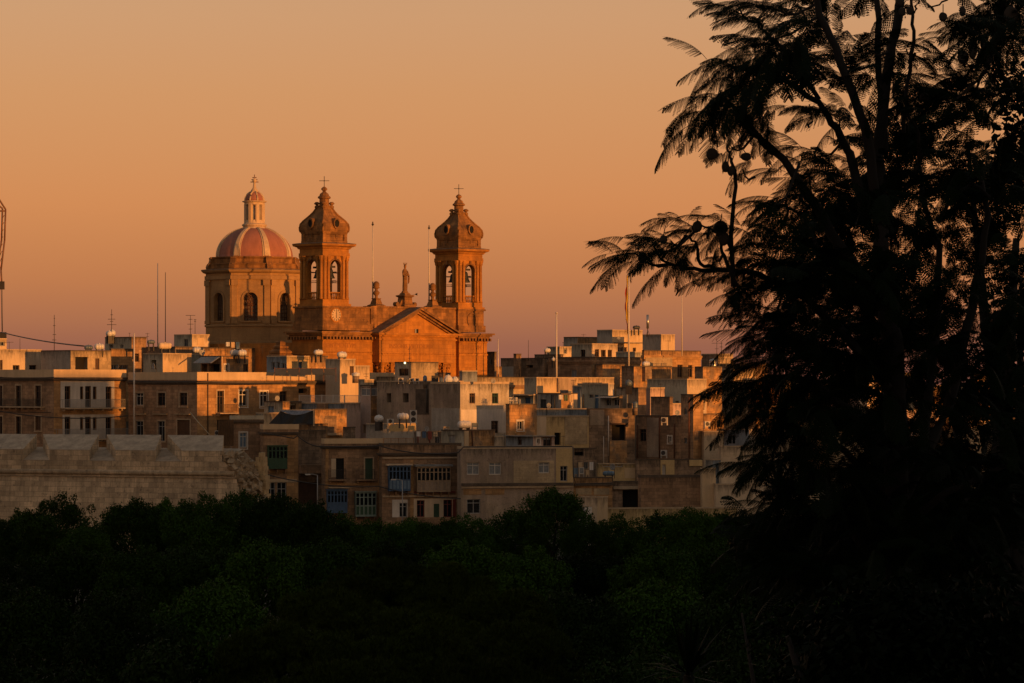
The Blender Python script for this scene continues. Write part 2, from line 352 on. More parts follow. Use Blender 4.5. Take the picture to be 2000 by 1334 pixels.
def f_pipe(root, face, u0, u1, z0, z1, m='rust_pipe'):
    b = MB(); um = (u0+u1)/2; p = (lambda u, z: (u, -.12, z)) if face == 'R' else (lambda u, z: (-.12, u, z)); b.tube([p(um, z0), p(um, z1)], .07 if u1-u0 < .5 else .11); b.build('drain_pipe', m, root)
def f_balcony(root, face, u0, u1, z0, z1, rail='iron', slab='trim_stone', d=.9):
    b = MB(); strip(b, face, u0, u1, z0-.16, z0, 0.003, d)
    for k in range(max(2, int((u1-u0)/1.3))):
        uu = u0+.25+(u1-u0-.5)*k/max(1, int((u1-u0)/1.3)-1); strip(b, face, uu-.09, uu+.09, z0-.42, z0-.161, 0.003, d*.6)
    o = b.build('balcony', slab, root)
    r = MB(); strip(r, face, u0, u1, z1-.04, z1, d-.05, d-.01); strip(r, face, u0, u1, z0+.06, z0+.09, d-.05, d-.01)
    k = int((u1-u0)/.13)
    for i in range(k+1): uu = u0+(u1-u0-.02)*i/k; strip(r, face, uu, uu+.022, z0, z1, d-.045, d-.02)
    for uu in (u0, u1-.03):
        strip(r, face, uu, uu+.03, z1-.04, z1, .0, d-.05); strip(r, face, uu, uu+.03, z0, z1-.04, d*.45, d*.45+.03)
    r.build('railing', rail, o)
def f_gallarija(root, face, u0, u1, z0, z1, m='wood_green', n=5, low=None):
    """closed timber balcony: solid lower panels, a row of tall panes, a row of small top lights, brackets and a little roof"""
    d = .85; b = MB(); low = low or m; h = z1-z0; zm = z0+h*.42; zt = z0+h*.78
    strip(b, face, u0, u1, z0-.14, z0, .003, d+.06); strip(b, face, u0+.04, u1-.04, z0, zm, .003, d-.03)
    strip(b, face, u0, u1, zm, zm+.07, .003, d+.03); strip(b, face, u0-.08, u1+.08, z1, z1+.1, .003, d+.15)
    strip(b, face, u0, u1, zt-.05, zt+.05, d-.06, d); strip(b, face, u0, u1, z1-.14, z1, d-.06, d)
    wdt = (u1-u0)/n
    for i in range(n+1): uu = u0+wdt*i; strip(b, face, max(u0, uu-.07), min(u1, uu+.07), z0, z1, d-.05, d+.02)
    for zz in (u0, u1-.05): strip(b, face, zz, zz+.05, zm, z1, .003, d-.06)
    o = b.build('enclosed_balcony', m, root)
    p = MB(); strip(p, face, u0+.06, u1-.06, zm+.07, z1-.1, d-.14, d-.11); p.build('pane', 'glass_dark', o)
    p = MB(); strip(p, face, u0+.1, u1-.1, z0+.1, zm-.1, d-.029, d-.012); p.build('lower_panel', low, o)
    for i in range(max(2, n//2+1)):
        k = MB()
        uu = u0+.15+(u1-u0-.3)*i/max(1, n//2); strip(k, face, uu-.08, uu+.08, z0-.5, z0-.141, .003, .55); strip(k, face, uu-.08, uu+.08, z0-.75, z0-.501, .003, .25)
        k.build('bracket', 'limestone_brown', o)
def f_canopy(root, face, u0, u1, z0, z1, m='corrugated', d=1.2):
    b = MB(); n = int((u1-u0)/.2)+1
    for i in range(n):
        a = u0+(u1-u0)*i/n; c = a+(u1-u0)/n*.96
        q = [(a, -.01, z1), (c, -.01, z1), (c, -d, z0), (a, -d, z0)]; dz = .03*(i % 2)
        top = [Vector((x, y, z+dz)) for x, y, z in q]; bot = [Vector((x, y, z+dz-.04)) for x, y, z in q]
        if face == 'L': top = [Vector((p.y, p.x, p.z)) for p in top]; bot = [Vector((p.y, p.x, p.z)) for p in bot]
        b.loft([bot, top])
    b.build('canopy', m, root)
def f_ledge(root, face, u0, u1, z0, z1, m='trim_stone', d=.12):
    b = MB(); strip(b, face, u0, u1, z0, z1, .003, d); b.build('ledge', m, root)
FE = dict(panel=f_panel, pipe=f_pipe, balcony=f_balcony, gallarija=f_gallarija, canopy=f_canopy, ledge=f_ledge)

# ------------------------------------------------------------------ the church
CD = 458.0; CX = (630-1000)/F*CD; CZB = -8.0
church = thing('church', 'twin towered baroque church of orange stone with a red ribbed dome', 'church', (CX, CD, CZB), R(45))
c45 = math.sqrt(.5)
def cu(px, y=0):       # local x on the plane y=const that shows at photo column px
    k = (px-1000)/F; X0 = CX-c45*y; D0 = CD+c45*y; return (k*D0-X0)/(c45*(1-k))
def cv(px, x=0):       # local y on the plane x=const
    k = (px-1000)/F; X0 = CX+c45*x; D0 = CD+c45*x; return (X0-k*D0)/(c45*(1+k))
def cz(py, x=0, y=0): return (HY-py)/F*(CD+c45*(x+y))-CZB
W = cu(948); TW = cu(728)          # facade width; end of the left tower block
ZC = cz(652); ZT = cz(597); ZB0 = 0
xR0 = cu(893)
DY = cv(570)                        # depth of the tower block
print('church width', W, 'block', TW, xR0, 'depth', DY)
b = MB()
b.box(0, TW, 0, DY, 0, ZC)                       # left block
b.box(xR0, W, -.35, DY, 0, ZC)                   # right block stands a little proud
b.box(TW+.002, xR0-.002, .25, DY-.3, 0, ZC)            # middle bay
b.box(0.3, W-.3, DY+.002, 26, 0, cz(672, 8, 20))       # nave
b.build('wall', 'church_stone', church)
# the attic above the main cornice, sloping base
at_ = MB(); zc2 = ZC+.55
at_.box(.35, TW+.6, .35, DY-.2, zc2, ZT-.25); at_.box(xR0+.15, W-.35, 0, DY-.2, zc2, ZT-.25); at_.box(TW+.602, xR0+.148, .45, 2.2, zc2, ZT-.10)
at_.box(.15, TW+.6, .15, DY, zc2, zc2+1.0); at_.box(xR0+.1, W-.15, -.2, DY, zc2, zc2+1.0)
at_.box(.1, TW+.3, .1, DY-.1, ZT-.25, ZT); at_.box(xR0+.05, W-.1, -.2, DY-.1, ZT-.25, ZT); at_.box(TW+.3, xR0+.05, .3, 2.4, ZT-.10, ZT+.15)
at_.box(TW-.2, TW+.9, .15, 1.2, zc2, ZT+.12)
at_.build('attic', 'church_stone_worn', church)
# main cornice with modillions
def ring_cornice(mb, x0, x1, y0, y1, z, d, h, steps=3, back=True):
    for i in range(steps):
        e = d*(i+1)/steps; a = z+h*i/steps; mb.box(x0-e, x1+e, y0-e, (y1+e if back else y1), a, a+h/steps-.002)
mc = MB()
ring_cornice(mc, 0, TW, 0, DY, ZC-.35, .85, .75); ring_cornice(mc, xR0, W, -.35, DY, ZC-.35, .85, .75)
mc.box(TW+.9, xR0-.9, -.45, .24, ZC-.35, ZC+.40)
mc.build('cornice', 'church_stone_worn', church)
mo = MB()
x = .1
while x < W:
    if x < TW-.1 or x > xR0+.1:
        y0 = -.35 if x > xR0 else 0
        mo.box(x, x+.28, y0-.75, y0-.05, ZC-.78, ZC-.36)
    x += .62
y = .3
while y < DY: mo.box(-.75, -.05, y, y+.28, ZC-.78, ZC-.36); y += .62
mo.build('modillion', 'church_stone_worn', church)
zf = cz(690)
fr = MB()
for xa, xb, y0 in ((0, TW, 0), (xR0, W, -.35)):
    fr.box(xa-.06, xb+.06, y0-.1, y0-.002, zf-.12, zf+.08); fr.box(xa-.06, xb+.06, y0-.16, y0-.002, ZC-1.05, ZC-.85)
    x = xa+.1
    while x < xb-.1: fr.box(x, x+.14, y0-.12, y0-.002, zf+.1, zf+.24); x += .3
    for zz in (zf-.75, zf-1.5): fr.box(xa-.05, xb+.05, y0-.06, y0-.002, zz, zz+.06)
fr.box(-.1, -.002, 0, DY, zf-.12, zf+.08)
fr.build('architrave', 'church_stone', church)
# grooved courses (channelled ashlar) on the lower walls
gr = MB(); z = .4
while z < zf-2.0:
    gr.box(.02, TW-.02, -.05, -.002, z, z+.5); gr.box(xR0+.02, W-.02, -.40, -.352, z, z+.5); z += .6
gr.build('ashlar_course', 'church_stone', church)
# portico: entablature on four columns, pediment
PX0 = cu(741, -1.5); PX1 = cu(889, -1.5); PY = -1.5; xa_ = (PX0+PX1)/2
zE0 = cz(707); zE1 = cz(656)
p = MB(); p.box(PX0, PX1, PY, .24, zE0, zE1)
p.box(PX0-.08, PX1+.08, PY-.08, .24, zE0+1.0, zE0+1.15); p.box(PX0-.2, PX1+.2, PY-.2, .24, zE1-.5, zE1-.3)
x = PX0+.05
while x < PX1-.1: p.box(x, x+.14, PY-.09, PY-.002, zE0+1.17, zE0+1.31); x += .3
p.build('entablature', 'church_stone', church)
zA = cz(601, xa_); e = .75; zb_ = zE1+.55
pd = MB()
pd.box(PX0-.3, PX1+.3, PY-.3, .3, zE1, zE1+.25); pd.box(PX0-e, PX1+e, PY-e, .3, zE1+.252, zb_)
zi = zb_
pd.loft([[(PX0+.4, PY+.28, zi), (PX1-.4, PY+.28, zi), (xa_, PY+.28, zA-.6)], [(PX0+.4, .3, zi), (PX1-.4, .3, zi), (xa_, .3, zA-.6)]])
pd.build('pediment', 'church_stone', church)
rk = MB()
hw = (PX1-PX0)/2+e
for sgn in (-1, 1):
    for (d0, d1, off, thk) in ((PY-e, .28, 0, .28), (PY-.35, .26, -.3, .3), (PY-.1, .24, -.62, .28)):
        A = (xa_+sgn*hw, zi+off); B = (xa_, zA+off)
        if off < 0: A = (xa_+sgn*(hw-(-off)*2.6), zi)
        rk.loft([[(A[0], d0, A[1]-0), (B[0], d0, B[1]-.02), (B[0], d0, B[1]-.02-thk), (A[0]-sgn*thk*1.5, d0, A[1])], [(A[0], d1, A[1]), (B[0], d1, B[1]-.02), (B[0], d1, B[1]-.02-thk), (A[0]-sgn*thk*1.5, d1, A[1])]])
rk.build('raking_cornice', 'church_stone_worn', church)
rf = MB()
for sgn in (-1, 1):
    rf.loft([[(xa_+sgn*(hw+.05), PY-e-.03, zi+.03), (xa_, PY-e-.03, zA+.06), (xa_, PY-e-.03, zA-.01), (xa_+sgn*(hw+.05), PY-e-.03, zi-.04)],
             [(xa_+sgn*(hw+.05), 2.3, zi+.03), (xa_, 2.3, zA+.06), (xa_, 2.3, zA-.01), (xa_+sgn*(hw+.05), 2.3, zi-.04)]])
rf.build('roof', 'church_dark_top', church)
wn = MB(); wn.box(xa_-.35, xa_+.35, PY+.22, PY+.278, cz(656, xa_), cz(643, xa_)); o_ = wn.build('window', 'void', church)
wn = MB(); wn.box(xa_-.35, xa_-.1, PY+.18, PY+.22, cz(656, xa_), cz(643, xa_)); wn.build('shutter', 'frame_grey', o_)
# shadowed wall niche behind the columns and the arched doorway top
dn = MB(); dx = cu(789, .2)
ringo = []; 
for i in range(13):
    a = math.pi*i/12; ringo.append((dx+2.1*math.cos(a), cz(722)+2.1*math.sin(a)*.9))
for (xa2, za2), (xb2, zb2) in zip(ringo, ringo[1:]):
    dn.loft([[(xa2, .2, za2), (xb2, .2, zb2), (dx+(xb2-dx)*.85, .2, cz(722)+(zb2-cz(722))*.85), (dx+(xa2-dx)*.85, .2, cz(722)+(za2-cz(722))*.85)], [(xa2, .02, za2), (xb2, .02, zb2), (dx+(xb2-dx)*.85, .02, cz(722)+(zb2-cz(722))*.85), (dx+(xa2-dx)*.85, .02, cz(722)+(za2-cz(722))*.85)]])
dn.build('door_arch', 'church_stone', church)
# columns with leafy capitals
for k_, px in enumerate((745, 764, 847, 866)):
    X = cu(px, -.7); cb = MB(); zt_ = zE0
    cb.lathe([(.75,0),(.75,.4),(.64,.55),(.62,zt_*.5),(.54,zt_-1.6),(.60,zt_-1.55)], 18, (X, -.72))
    o_ = cb.build('column', 'church_stone', church)
    cp = MB(); cp.lathe([(.55,zt_-1.55),(.66,zt_-1.2),(.62,zt_-1.1),(.80,zt_-.6),(.72,zt_-.5),(1.0,zt_-.18)], 18, (X, -.72), smooth=False)
    for rr, zz, nn_ in ((.70, zt_-1.15, 8), (.88, zt_-.7, 8), (1.02, zt_-.3, 4)):
        for j in range(nn_):
            a = 2*math.pi*(j+.5*(nn_ == 4))/nn_; cxp, cyp = X+rr*math.cos(a), -.72+rr*math.sin(a)
            cp.lathe([(.02,zz-.3),(.13,zz-.15),(.16,zz),(.05,zz+.12)], 5, (cxp, cyp), smooth=False)
    cp.square([(.72,zt_-.17),(.78,zt_-.02)], (X, -.72)); cp.build('capital', 'church_stone', o_)
# inscriptions on the frieze
def text(s, x, y, z, size, m='inscription', parent=church, ex=.015, rz=0, name='inscription'):
    cu_ = bpy.data.curves.new(name, 'FONT'); cu_.body = s; cu_.size = size; cu_.extrude = ex; cu_.align_x = 'CENTER'; cu_.resolution_u = 2
    cu_.materials.append(MT[m]); ot = bpy.data.objects.new(name, cu_); me_ = bpy.data.meshes.new_from_object(ot); bpy.data.objects.remove(ot); o = bpy.data.objects.new(name, me_); C.objects.link(o); o.parent = parent; o.location = (x, y, z); o.rotation_euler = (R(90), 0, rz); return o
text('MONVMENTVM', cu(662), -.02, cz(678), .92); text('INSIGNIS VICTORIAE', cu(802, PY), PY-.02, cz(679), .92); text('TEMPLVM', cu(922, -.35), -.37, cz(683, 28), .92)
# clock and blind roundel
def disc(name, m, x, y, z, rx, rz_, t0, t1, parent, n=28):
    mb = MB(); mb.loft([[(x+rx*math.cos(2*math.pi*j/n), y-t, z+rz_*math.sin(2*math.pi*j/n)) for j in range(n)] for t in (t0, t1)]); return mb.build(name, m, parent)
ckx = cu(659); ckz = cz(615, ckx); rr = .95
ck = disc('clock', 'church_stone', ckx, .35, ckz, rr*1.12, rr*1.12, 0, .10, church)
disc('clock_face', 'dome_rib', ckx, .35, ckz, rr*.92, rr*.92, .101, .13, ck)
hd = MB()
for j in range(12):
    a = math.pi/6*j; c_, s_ = math.cos(a), math.sin(a); r0, r1, t = .58, .86, .045
    q = [(r0*c_-t*s_, r0*s_+t*c_), (r0*c_+t*s_, r0*s_-t*c_), (r1*c_+t*s_, r1*s_-t*c_), (r1*c_-t*s_, r1*s_+t*c_)]
    hd.loft([[(ckx+a_, .35-dd, ckz+b_) for a_, b_ in q] for dd in (.131, .145)])
hd.build('numeral', 'iron', ck)
hh_ = MB(); hh_.box(ckx-.035, ckx+.035, .35-.165, .35-.146, ckz-.1, ckz+.75); hh_.box(ckx-.05, ckx+.03, .35-.18, .35-.166, ckz-.45, ckz+.1); hh_.build('clock_hand', 'iron', ck)
rdx = cu(921, 0); rdz = cz(625, rdx)
tr = MB(); n = 24
for j in range(n):
    a, a2 = 2*math.pi*j/n, 2*math.pi*(j+1)/n
    tr.loft([[(rdx+q*math.cos(t), y_, rdz+q*1.15*math.sin(t)) for t, q in ((a, .95), (a2, .95), (a2, .8), (a, .8))] for y_ in (.0, -.12)])
tr.build('roundel', 'church_stone_worn', church)
# ---- bell towers
def bell_tower(x0, y0, wd, zb_, ztop_scale, parent):
    """square belfry: corner (x0,y0), width wd, arched opening on every side, ogee cap with oval lights"""
    s_ = ztop_scale
    cx, cy = x0+wd/2, y0+wd/2; h = wd/2
    t_ = thing_part = MB()
    Zp = lambda py: (HY-py)/F*(CD+3.3)-CZB
    zb1 = Zp(585); z_open0 = zb1; rad = 1.02; z_spring = Zp(508)-rad; z_ent = Zp(500); z_cor = Zp(477)
    t_.box(x0-.35, x0+wd+.35, y0-.35, y0+wd+.35, zb_, zb_+.35); t_.box(x0-.12, x0+wd+.12, y0-.12, y0+wd+.12, zb_+.35, zb1)
    th_ = .75
    # piers at the corners
    for sx in (0, 1):
        for sy in (0, 1):
            ax = x0 if sx == 0 else x0+wd-(h-rad); ay = y0 if sy == 0 else y0+wd-(h-rad)
            # L-shaped pier
            lx0, lx1 = (x0, x0+h-rad) if sx == 0 else (x0+h+rad, x0+wd); ly0, ly1 = (y0, y0+h-rad) if sy == 0 else (y0+h+rad, y0+wd)
            oy = (y0, y0+th_) if sy == 0 else (y0+wd-th_, y0+wd); ox = (x0, x0+th_) if sx == 0 else (x0+wd-th_, x0+wd)
            t_.box(lx0, lx1, oy[0], oy[1], zb1, z_ent)
            inner = (oy[1]+.001, ly1) if sy == 0 else (ly0, oy[0]-.001)
            t_.box(ox[0], ox[1], inner[0], inner[1], zb1, z_ent)
    # arch heads over the openings
    n = 10
    for side in range(4):
        for i in range(n):
            a0, a1 = math.pi*i/n, math.pi*(i+1)/n
            pts = [(rad*math.cos(a0), rad*math.sin(a0)), (rad*math.cos(a1), rad*math.sin(a1)), (rad*math.cos(a1), z_ent-z_spring), (rad*math.cos(a0), z_ent-z_spring)]
            rings = []
            for d in (0, th_):
                ring = []
                for u, z in pts:
                    if side == 0: ring.append((cx+u, y0+d, z_spring+z))
                    elif side == 1: ring.append((x0+d, cy+u, z_spring+z))
                    elif side == 2: ring.append((cx+u, y0+wd-d, z_spring+z))
                    else: ring.append((x0+wd-d, cy+u, z_spring+z))
                rings.append(ring)
            t_.loft(rings)
    o = t_.build('belfry', 'church_stone', parent)
    # half columns beside every opening with capitals, arch moulding
    k_ = MB(); 
    for side in range(4):
        for u in (-rad-.40, rad+.40, -h+.26, h-.26):
            px_, py_ = {0: (cx+u, y0-.10), 1: (x0-.10, cy+u), 2: (cx+u, y0+wd+.10), 3: (x0+wd+.10, cy+u)}[side]
            k_.lathe([(.30,zb1),(.30,zb1+.2),(.24,zb1+.35),(.21,z_ent-.75)], 10, (px_, py_)); k_.lathe([(.22,z_ent-.75),(.34,z_ent-.45),(.30,z_ent-.4),(.42,z_ent-.08),(.42,z_ent-.01)], 8, (px_, py_), smooth=False)
    k_.build('half_column', 'church_stone', o)
    am = MB()
    for side in (0, 1):
        for i in range(n):
            a0, a1 = math.pi*i/n, math.pi*(i+1)/n; rings = []
            for d in (-.07, .01):
                ring = []
                for r_, a in ((rad+.02, a0), (rad+.02, a1), (rad+.24, a1), (rad+.24, a0)):
                    u, z = r_*math.cos(a), r_*math.sin(a); ring.append((cx+u, y0+d, z_spring+z) if side == 0 else (x0+d, cy+u, z_spring+z))
                rings.append(ring)
            am.loft(rings)
        if side == 0: am.box(cx-.16, cx+.16, y0-.2, y0, z_spring+rad+.02, z_spring+rad+.55)
        else: am.box(x0-.2, x0, cy-.16, cy+.16, z_spring+rad+.02, z_spring+rad+.55)
    am.build('arch_moulding', 'church_stone_worn', o)
    # entablature
    e_ = MB()
    e_.square([(h+.22, z_ent), (h+.22, z_ent+.4), (h+.12, z_ent+.41), (h+.12, z_ent+.95), (h+.28, z_ent+1.0), (h+.42, z_ent+1.25), (h+.82, z_ent+1.42), (h+.88, z_cor)], (cx, cy)); e_.build('entablature', 'church_stone', o)
    e_ = MB(); e_.square([(h+.90, z_cor+.002), (h+.86, z_cor+.09), (h+.2, z_cor+.2)], (cx, cy)); e_.build('cornice', 'church_dark_top', o)
    z0 = z_cor+.12; z1 = Zp(453); a_ = MB()
    a_.square([(h-.02, z0), (h-.02, z0+.35), (h-.2, z0+.4), (h-.2, z1-.45), (h-.06, z1-.35), (h+.06, z1)], (cx, cy))
    for sx in (-1, 1):     # corner pilaster strips
        for sy in (-1, 1): a_.box(cx+sx*(h-.35)-.3, cx+sx*(h-.35)+.3, cy+sy*(h-.35)-.3, cy+sy*(h-.35)+.3, z0+.36, z1-.3)
    for sx, sy in ((.25, -1), (-1, .25)): a_.box(cx+(sx*1.6-.22 if sy == -1 else -h+.1), cx+(sx*1.6+.22 if sy == -1 else -h+.3), cy+(-h+.1 if sy == -1 else sy*1.6-.22), cy+(-h+.3 if sy == -1 else sy*1.6+.22), z0+.7, z0+1.3)
    a_.build('attic', 'church_stone_worn', o)
    c_ = MB(); prof = [(h+.02, z1), (h+.10, Zp(449)), (h+.12, Zp(444)), (h+.05, Zp(438)), (h-.22, Zp(432)), (h-.60, Zp(426)), (h-.97, Zp(420)), (h-1.28, Zp(414)), (h-1.50, Zp(408)), (h-1.62, Zp(401))]
    prof = [(max(.55, r_), z_) for r_, z_ in prof]; c_.square(prof, (cx, cy)); c_.build('cap_roof', 'church_stone_worn', o)
    rb_ = MB()              # moulded hip ribs
    for sx in (-1, 1):
        for sy in (-1, 1): rb_.tube([(cx+sx*(r_), cy+sy*(r_), z_) for r_, z_ in prof], [.16]*len(prof), 6)
    rb_.build('hip_rib', 'church_stone_worn', o)
    for side in range(4):
        nx, ny = ((0,-1),(-1,0),(0,1),(1,0))[side]; d = h+.02; zc_ = Zp(437); s_ = 1.0; ov = MB(); ov2 = MB()
        ccx, ccy = cx+nx*d, cy+ny*d; tx, ty = -ny, nx
        for i in range(16):
            a0, a1 = 2*math.pi*i/16, 2*math.pi*(i+1)/16; rings = []
            for dd in (-.9, .34):
                rings.append([(ccx+nx*dd+tx*r_*math.cos(a), ccy+ny*dd+ty*r_*math.cos(a), zc_+r_*1.3*math.sin(a)) for r_, a in ((.42*s_, a0), (.42*s_, a1), (.60*s_, a1), (.60*s_, a0))])
            ov.loft(rings)
        ov2.loft([[(ccx+nx*dd+tx*.41*s_*math.cos(2*math.pi*i/16), ccy+ny*dd+ty*.41*s_*math.cos(2*math.pi*i/16), zc_+.53*s_*math.sin(2*math.pi*i/16)) for i in range(16)] for dd in (-.5, .24)])
        q_ = ov.build('oval_window', 'church_stone_worn', o); ov2.build('opening', 'void', q_)
    z2 = Zp(402); s_ = (Zp(366)-z2)/3.5; f_ = MB()
    f_.lathe([(.95, z2-.1), (.98, z2+.1), (.72, Zp(400)), (.70, Zp(388)), (.95, Zp(386.5)), (.95, Zp(384)), (.72, Zp(382)), (.62, Zp(378)), (.34, Zp(375)), (.20, Zp(373.5)), (.30, Zp(373)), (.20, Zp(372.2)), (.42, Zp(370.5)), (.46, Zp(368)), (.30, Zp(365.5)), (.10, Zp(364)), (.05, Zp(363))], 12, (cx, cy), smooth=False)
    for j in range(4):
        a = math.pi/4+j*math.pi/2; X_, Y_ = cx+1.05*math.cos(a), cy+1.05*math.sin(a)
        f_.lathe([(.12, Zp(408)), (.34, Zp(405)), (.34, Zp(402.5)), (.16, Zp(400.5)), (.16, Zp(400)), (.40, Zp(398)), (.42, Zp(396.5)), (.18, Zp(393.8))], 8, (X_, Y_))
    f_.build('finial', 'church_stone_worn', o)
    z3 = Zp(364); r_ = MB(); r_.tube([(cx, cy, z3-.1), (cx, cy, z3+1.5)], .045); r_.tube([(cx-.72*c45, cy+.72*c45, z3+.85), (cx+.72*c45, cy-.72*c45, z3+.85)], .045); r_.lathe([(.02,z3+.72),(.12,z3+.85),(.02,z3+.98)], 6, (cx, cy))
    r_.build('cross', 'iron', o)
    bl = MB()
    for side in range(4):   # balustrades in the openings
        for kk in range(7):
            u = -rad+.1+(2*rad-.2)*kk/6; X_, Y_ = {0: (cx+u, y0+.3), 1: (x0+.3, cy+u), 2: (cx+u, y0+wd-.3), 3: (x0+wd-.3, cy+u)}[side]
            bl.lathe([(.05, zb1), (.09, zb1+.3), (.05, zb1+.6), (.06, zb1+.9)], 6, (X_, Y_))
        zz = zb1+.9
        {0: lambda: bl.box(cx-rad, cx+rad, y0+.15, y0+.45, zz, zz+.16), 1: lambda: bl.box(x0+.15, x0+.45, cy-rad, cy+rad, zz, zz+.16),
         2: lambda: bl.box(cx-rad, cx+rad, y0+wd-.45, y0+wd-.15, zz, zz+.16), 3: lambda: bl.box(x0+wd-.45, x0+wd-.15, cy-rad, cy+rad, zz, zz+.16)}[side]()
    bl.build('balustrade', 'church_stone', o)
    tr_ = MB()
    for zz in (z_spring-1.0*s_, z_spring-2.6*s_, z_spring-2.9*s_): 
        for u in (-.45, .45): tr_.tube([(x0+.3, cy+u, zz), (x0+wd-.3, cy+u, zz)], .04 if zz < z_spring-1.1 else .09); tr_.tube([(cx+u, y0+.3, zz+.05), (cx+u, y0+wd-.3, zz+.05)], .04 if zz < z_spring-1.1 else .09)
    tr_.build('tie_bar', 'iron', o)
    return o, (cx, cy, h, z_spring, rad)
tx0 = .55; twd = 4.75
_, TA = bell_tower(tx0, tx0, twd, ZT, (cz(368, 2, 2)-ZT)/17.0, church)
tx1 = W-.55-twd
_, TB = bell_tower(tx1, .30, twd, ZT-.05, (cz(368, 2, 2)-ZT)/17.0, church)
print('tower width', twd, 'scale', (cz(368,2,2)-ZT)/17.0)
# bells hang in the arches: things of their own
def bell(x, y, z, r, label):
    M_ = church.matrix_basis; wp = Matrix.Translation(Vector((CX, CD, CZB))) @ Matrix.Rotation(R(45), 4, 'Z') @ Vector((x, y, z))
    root = thing('bell', label, 'bell', wp, R(45), 'bells of the two towers')
    b_ = MB(); h_ = r*2.1
    b_.lathe([(r, 0), (r*1.02, .05), (r*.78, h_*.25), (r*.62, h_*.5), (r*.56, h_*.8), (r*.42, h_*.93), (.08, h_), (.08, h_+.1)], 16); b_.build('bell_body', 'bronze', root)
    y_ = MB(); y_.box(-r*1.3, r*1.3, -.12, .12, h_+.1, h_+.38); y_.box(-.2, .2, -.14, .14, h_+.381, h_+.6); y_.build('yoke', 'iron', root)
    c_ = MB(); c_.tube([(0,0,h_*.5), (0,0,-.18)], [.04,.07]); c_.build('clapper', 'iron', root)
for T_, nm in ((TA, 'left'), (TB, 'right')):
    cx, cy, h, zs, rad = T_
    bell(cx, cy-h+1.1, zs-1.6, .68 if nm == 'left' else .80, 'dark bronze bell hanging in the right hand arch of the %s tower' % nm)
    bell(cx-h+1.1, cy, zs-1.6, .62, 'dark bronze bell hanging in the left hand arch of the %s tower' % nm)
# ---- dome
DXc, DYc = W/2+.1, None
# centre so that it shows at column 497
k = (497-1000)/F; 
DYc = (CX+c45*DXc-k*(CD+c45*DXc))/(c45*(1+k)); 
dD = CD+c45*(DXc+DYc); dz = lambda py: (HY-py)/F*dD-CZB; pm = dD/F
print('dome at', DXc, DYc, dD)
dc = (DXc, DYc); AP = 90*pm                      # apothem of the drum
def octo(mb, prof, rot=0): mb.lathe(prof, 8, dc, R(22.5)+rot, smooth=False, fac=1/math.cos(R(22.5)))
dome = MB()
octo(dome, [(AP+.25, 0), (AP+.25, dz(668)), (AP+.12, dz(667)), (AP+.12, dz(640)), (AP+.3, dz(639)), (AP+.3, dz(636)), (AP+.02, dz(634))])
drum = dome.build('drum', 'drum_stone', church)
# drum walls: eight faces with arched window recesses
side = 2*AP*math.tan(R(22.5)); dw = MB(); wz0, wzs, wr_ = dz(628), dz(587), 13*pm
zlo, zhi = dz(634), dz(541)
def facept(kf, u, d, z):
    a = kf*math.pi/4-math.pi/2-math.pi/4*0; nx, ny = math.cos(a), math.sin(a); tx, ty = -ny, nx
    return (dc[0]+nx*(AP+d)+tx*u, dc[1]+ny*(AP+d)+ty*u, z)
for kf in range(8):
    P = lambda u, z, d=0.0: facept(kf, u, d, z)
    hs = side/2
    dw.quad(P(-hs, zlo), P(-wr_, zlo), P(-wr_, zhi), P(-hs, zhi)); dw.quad(P(wr_, zlo), P(hs, zlo), P(hs, zhi), P(wr_, zhi)); dw.quad(P(-wr_, zlo), P(wr_, zlo), P(wr_, wz0), P(-wr_, wz0))
    dw.quad(P(-wr_, wz0), P(-wr_, wz0, -.8), P(-wr_, wzs, -.8), P(-wr_, wzs)); dw.quad(P(wr_, wz0), P(wr_, wzs), P(wr_, wzs, -.8), P(wr_, wz0, -.8)); dw.quad(P(-wr_, wz0), P(wr_, wz0), P(wr_, wz0, -.8), P(-wr_, wz0, -.8))
    n = 12
    for i in range(n):
        a0, a1 = math.pi*i/n, math.pi*(i+1)/n
        u0, z0, u1, z1 = wr_*math.cos(a0), wzs+wr_*math.sin(a0), wr_*math.cos(a1), wzs+wr_*math.sin(a1)
        dw.quad(P(u1, z1), P(u0, z0), P(u0, zhi), P(u1, zhi)); dw.quad(P(u0, z0), P(u1, z1), P(u1, z1, -.8), P(u0, z0, -.8))
dw.build('drum_wall', 'drum_stone', church)
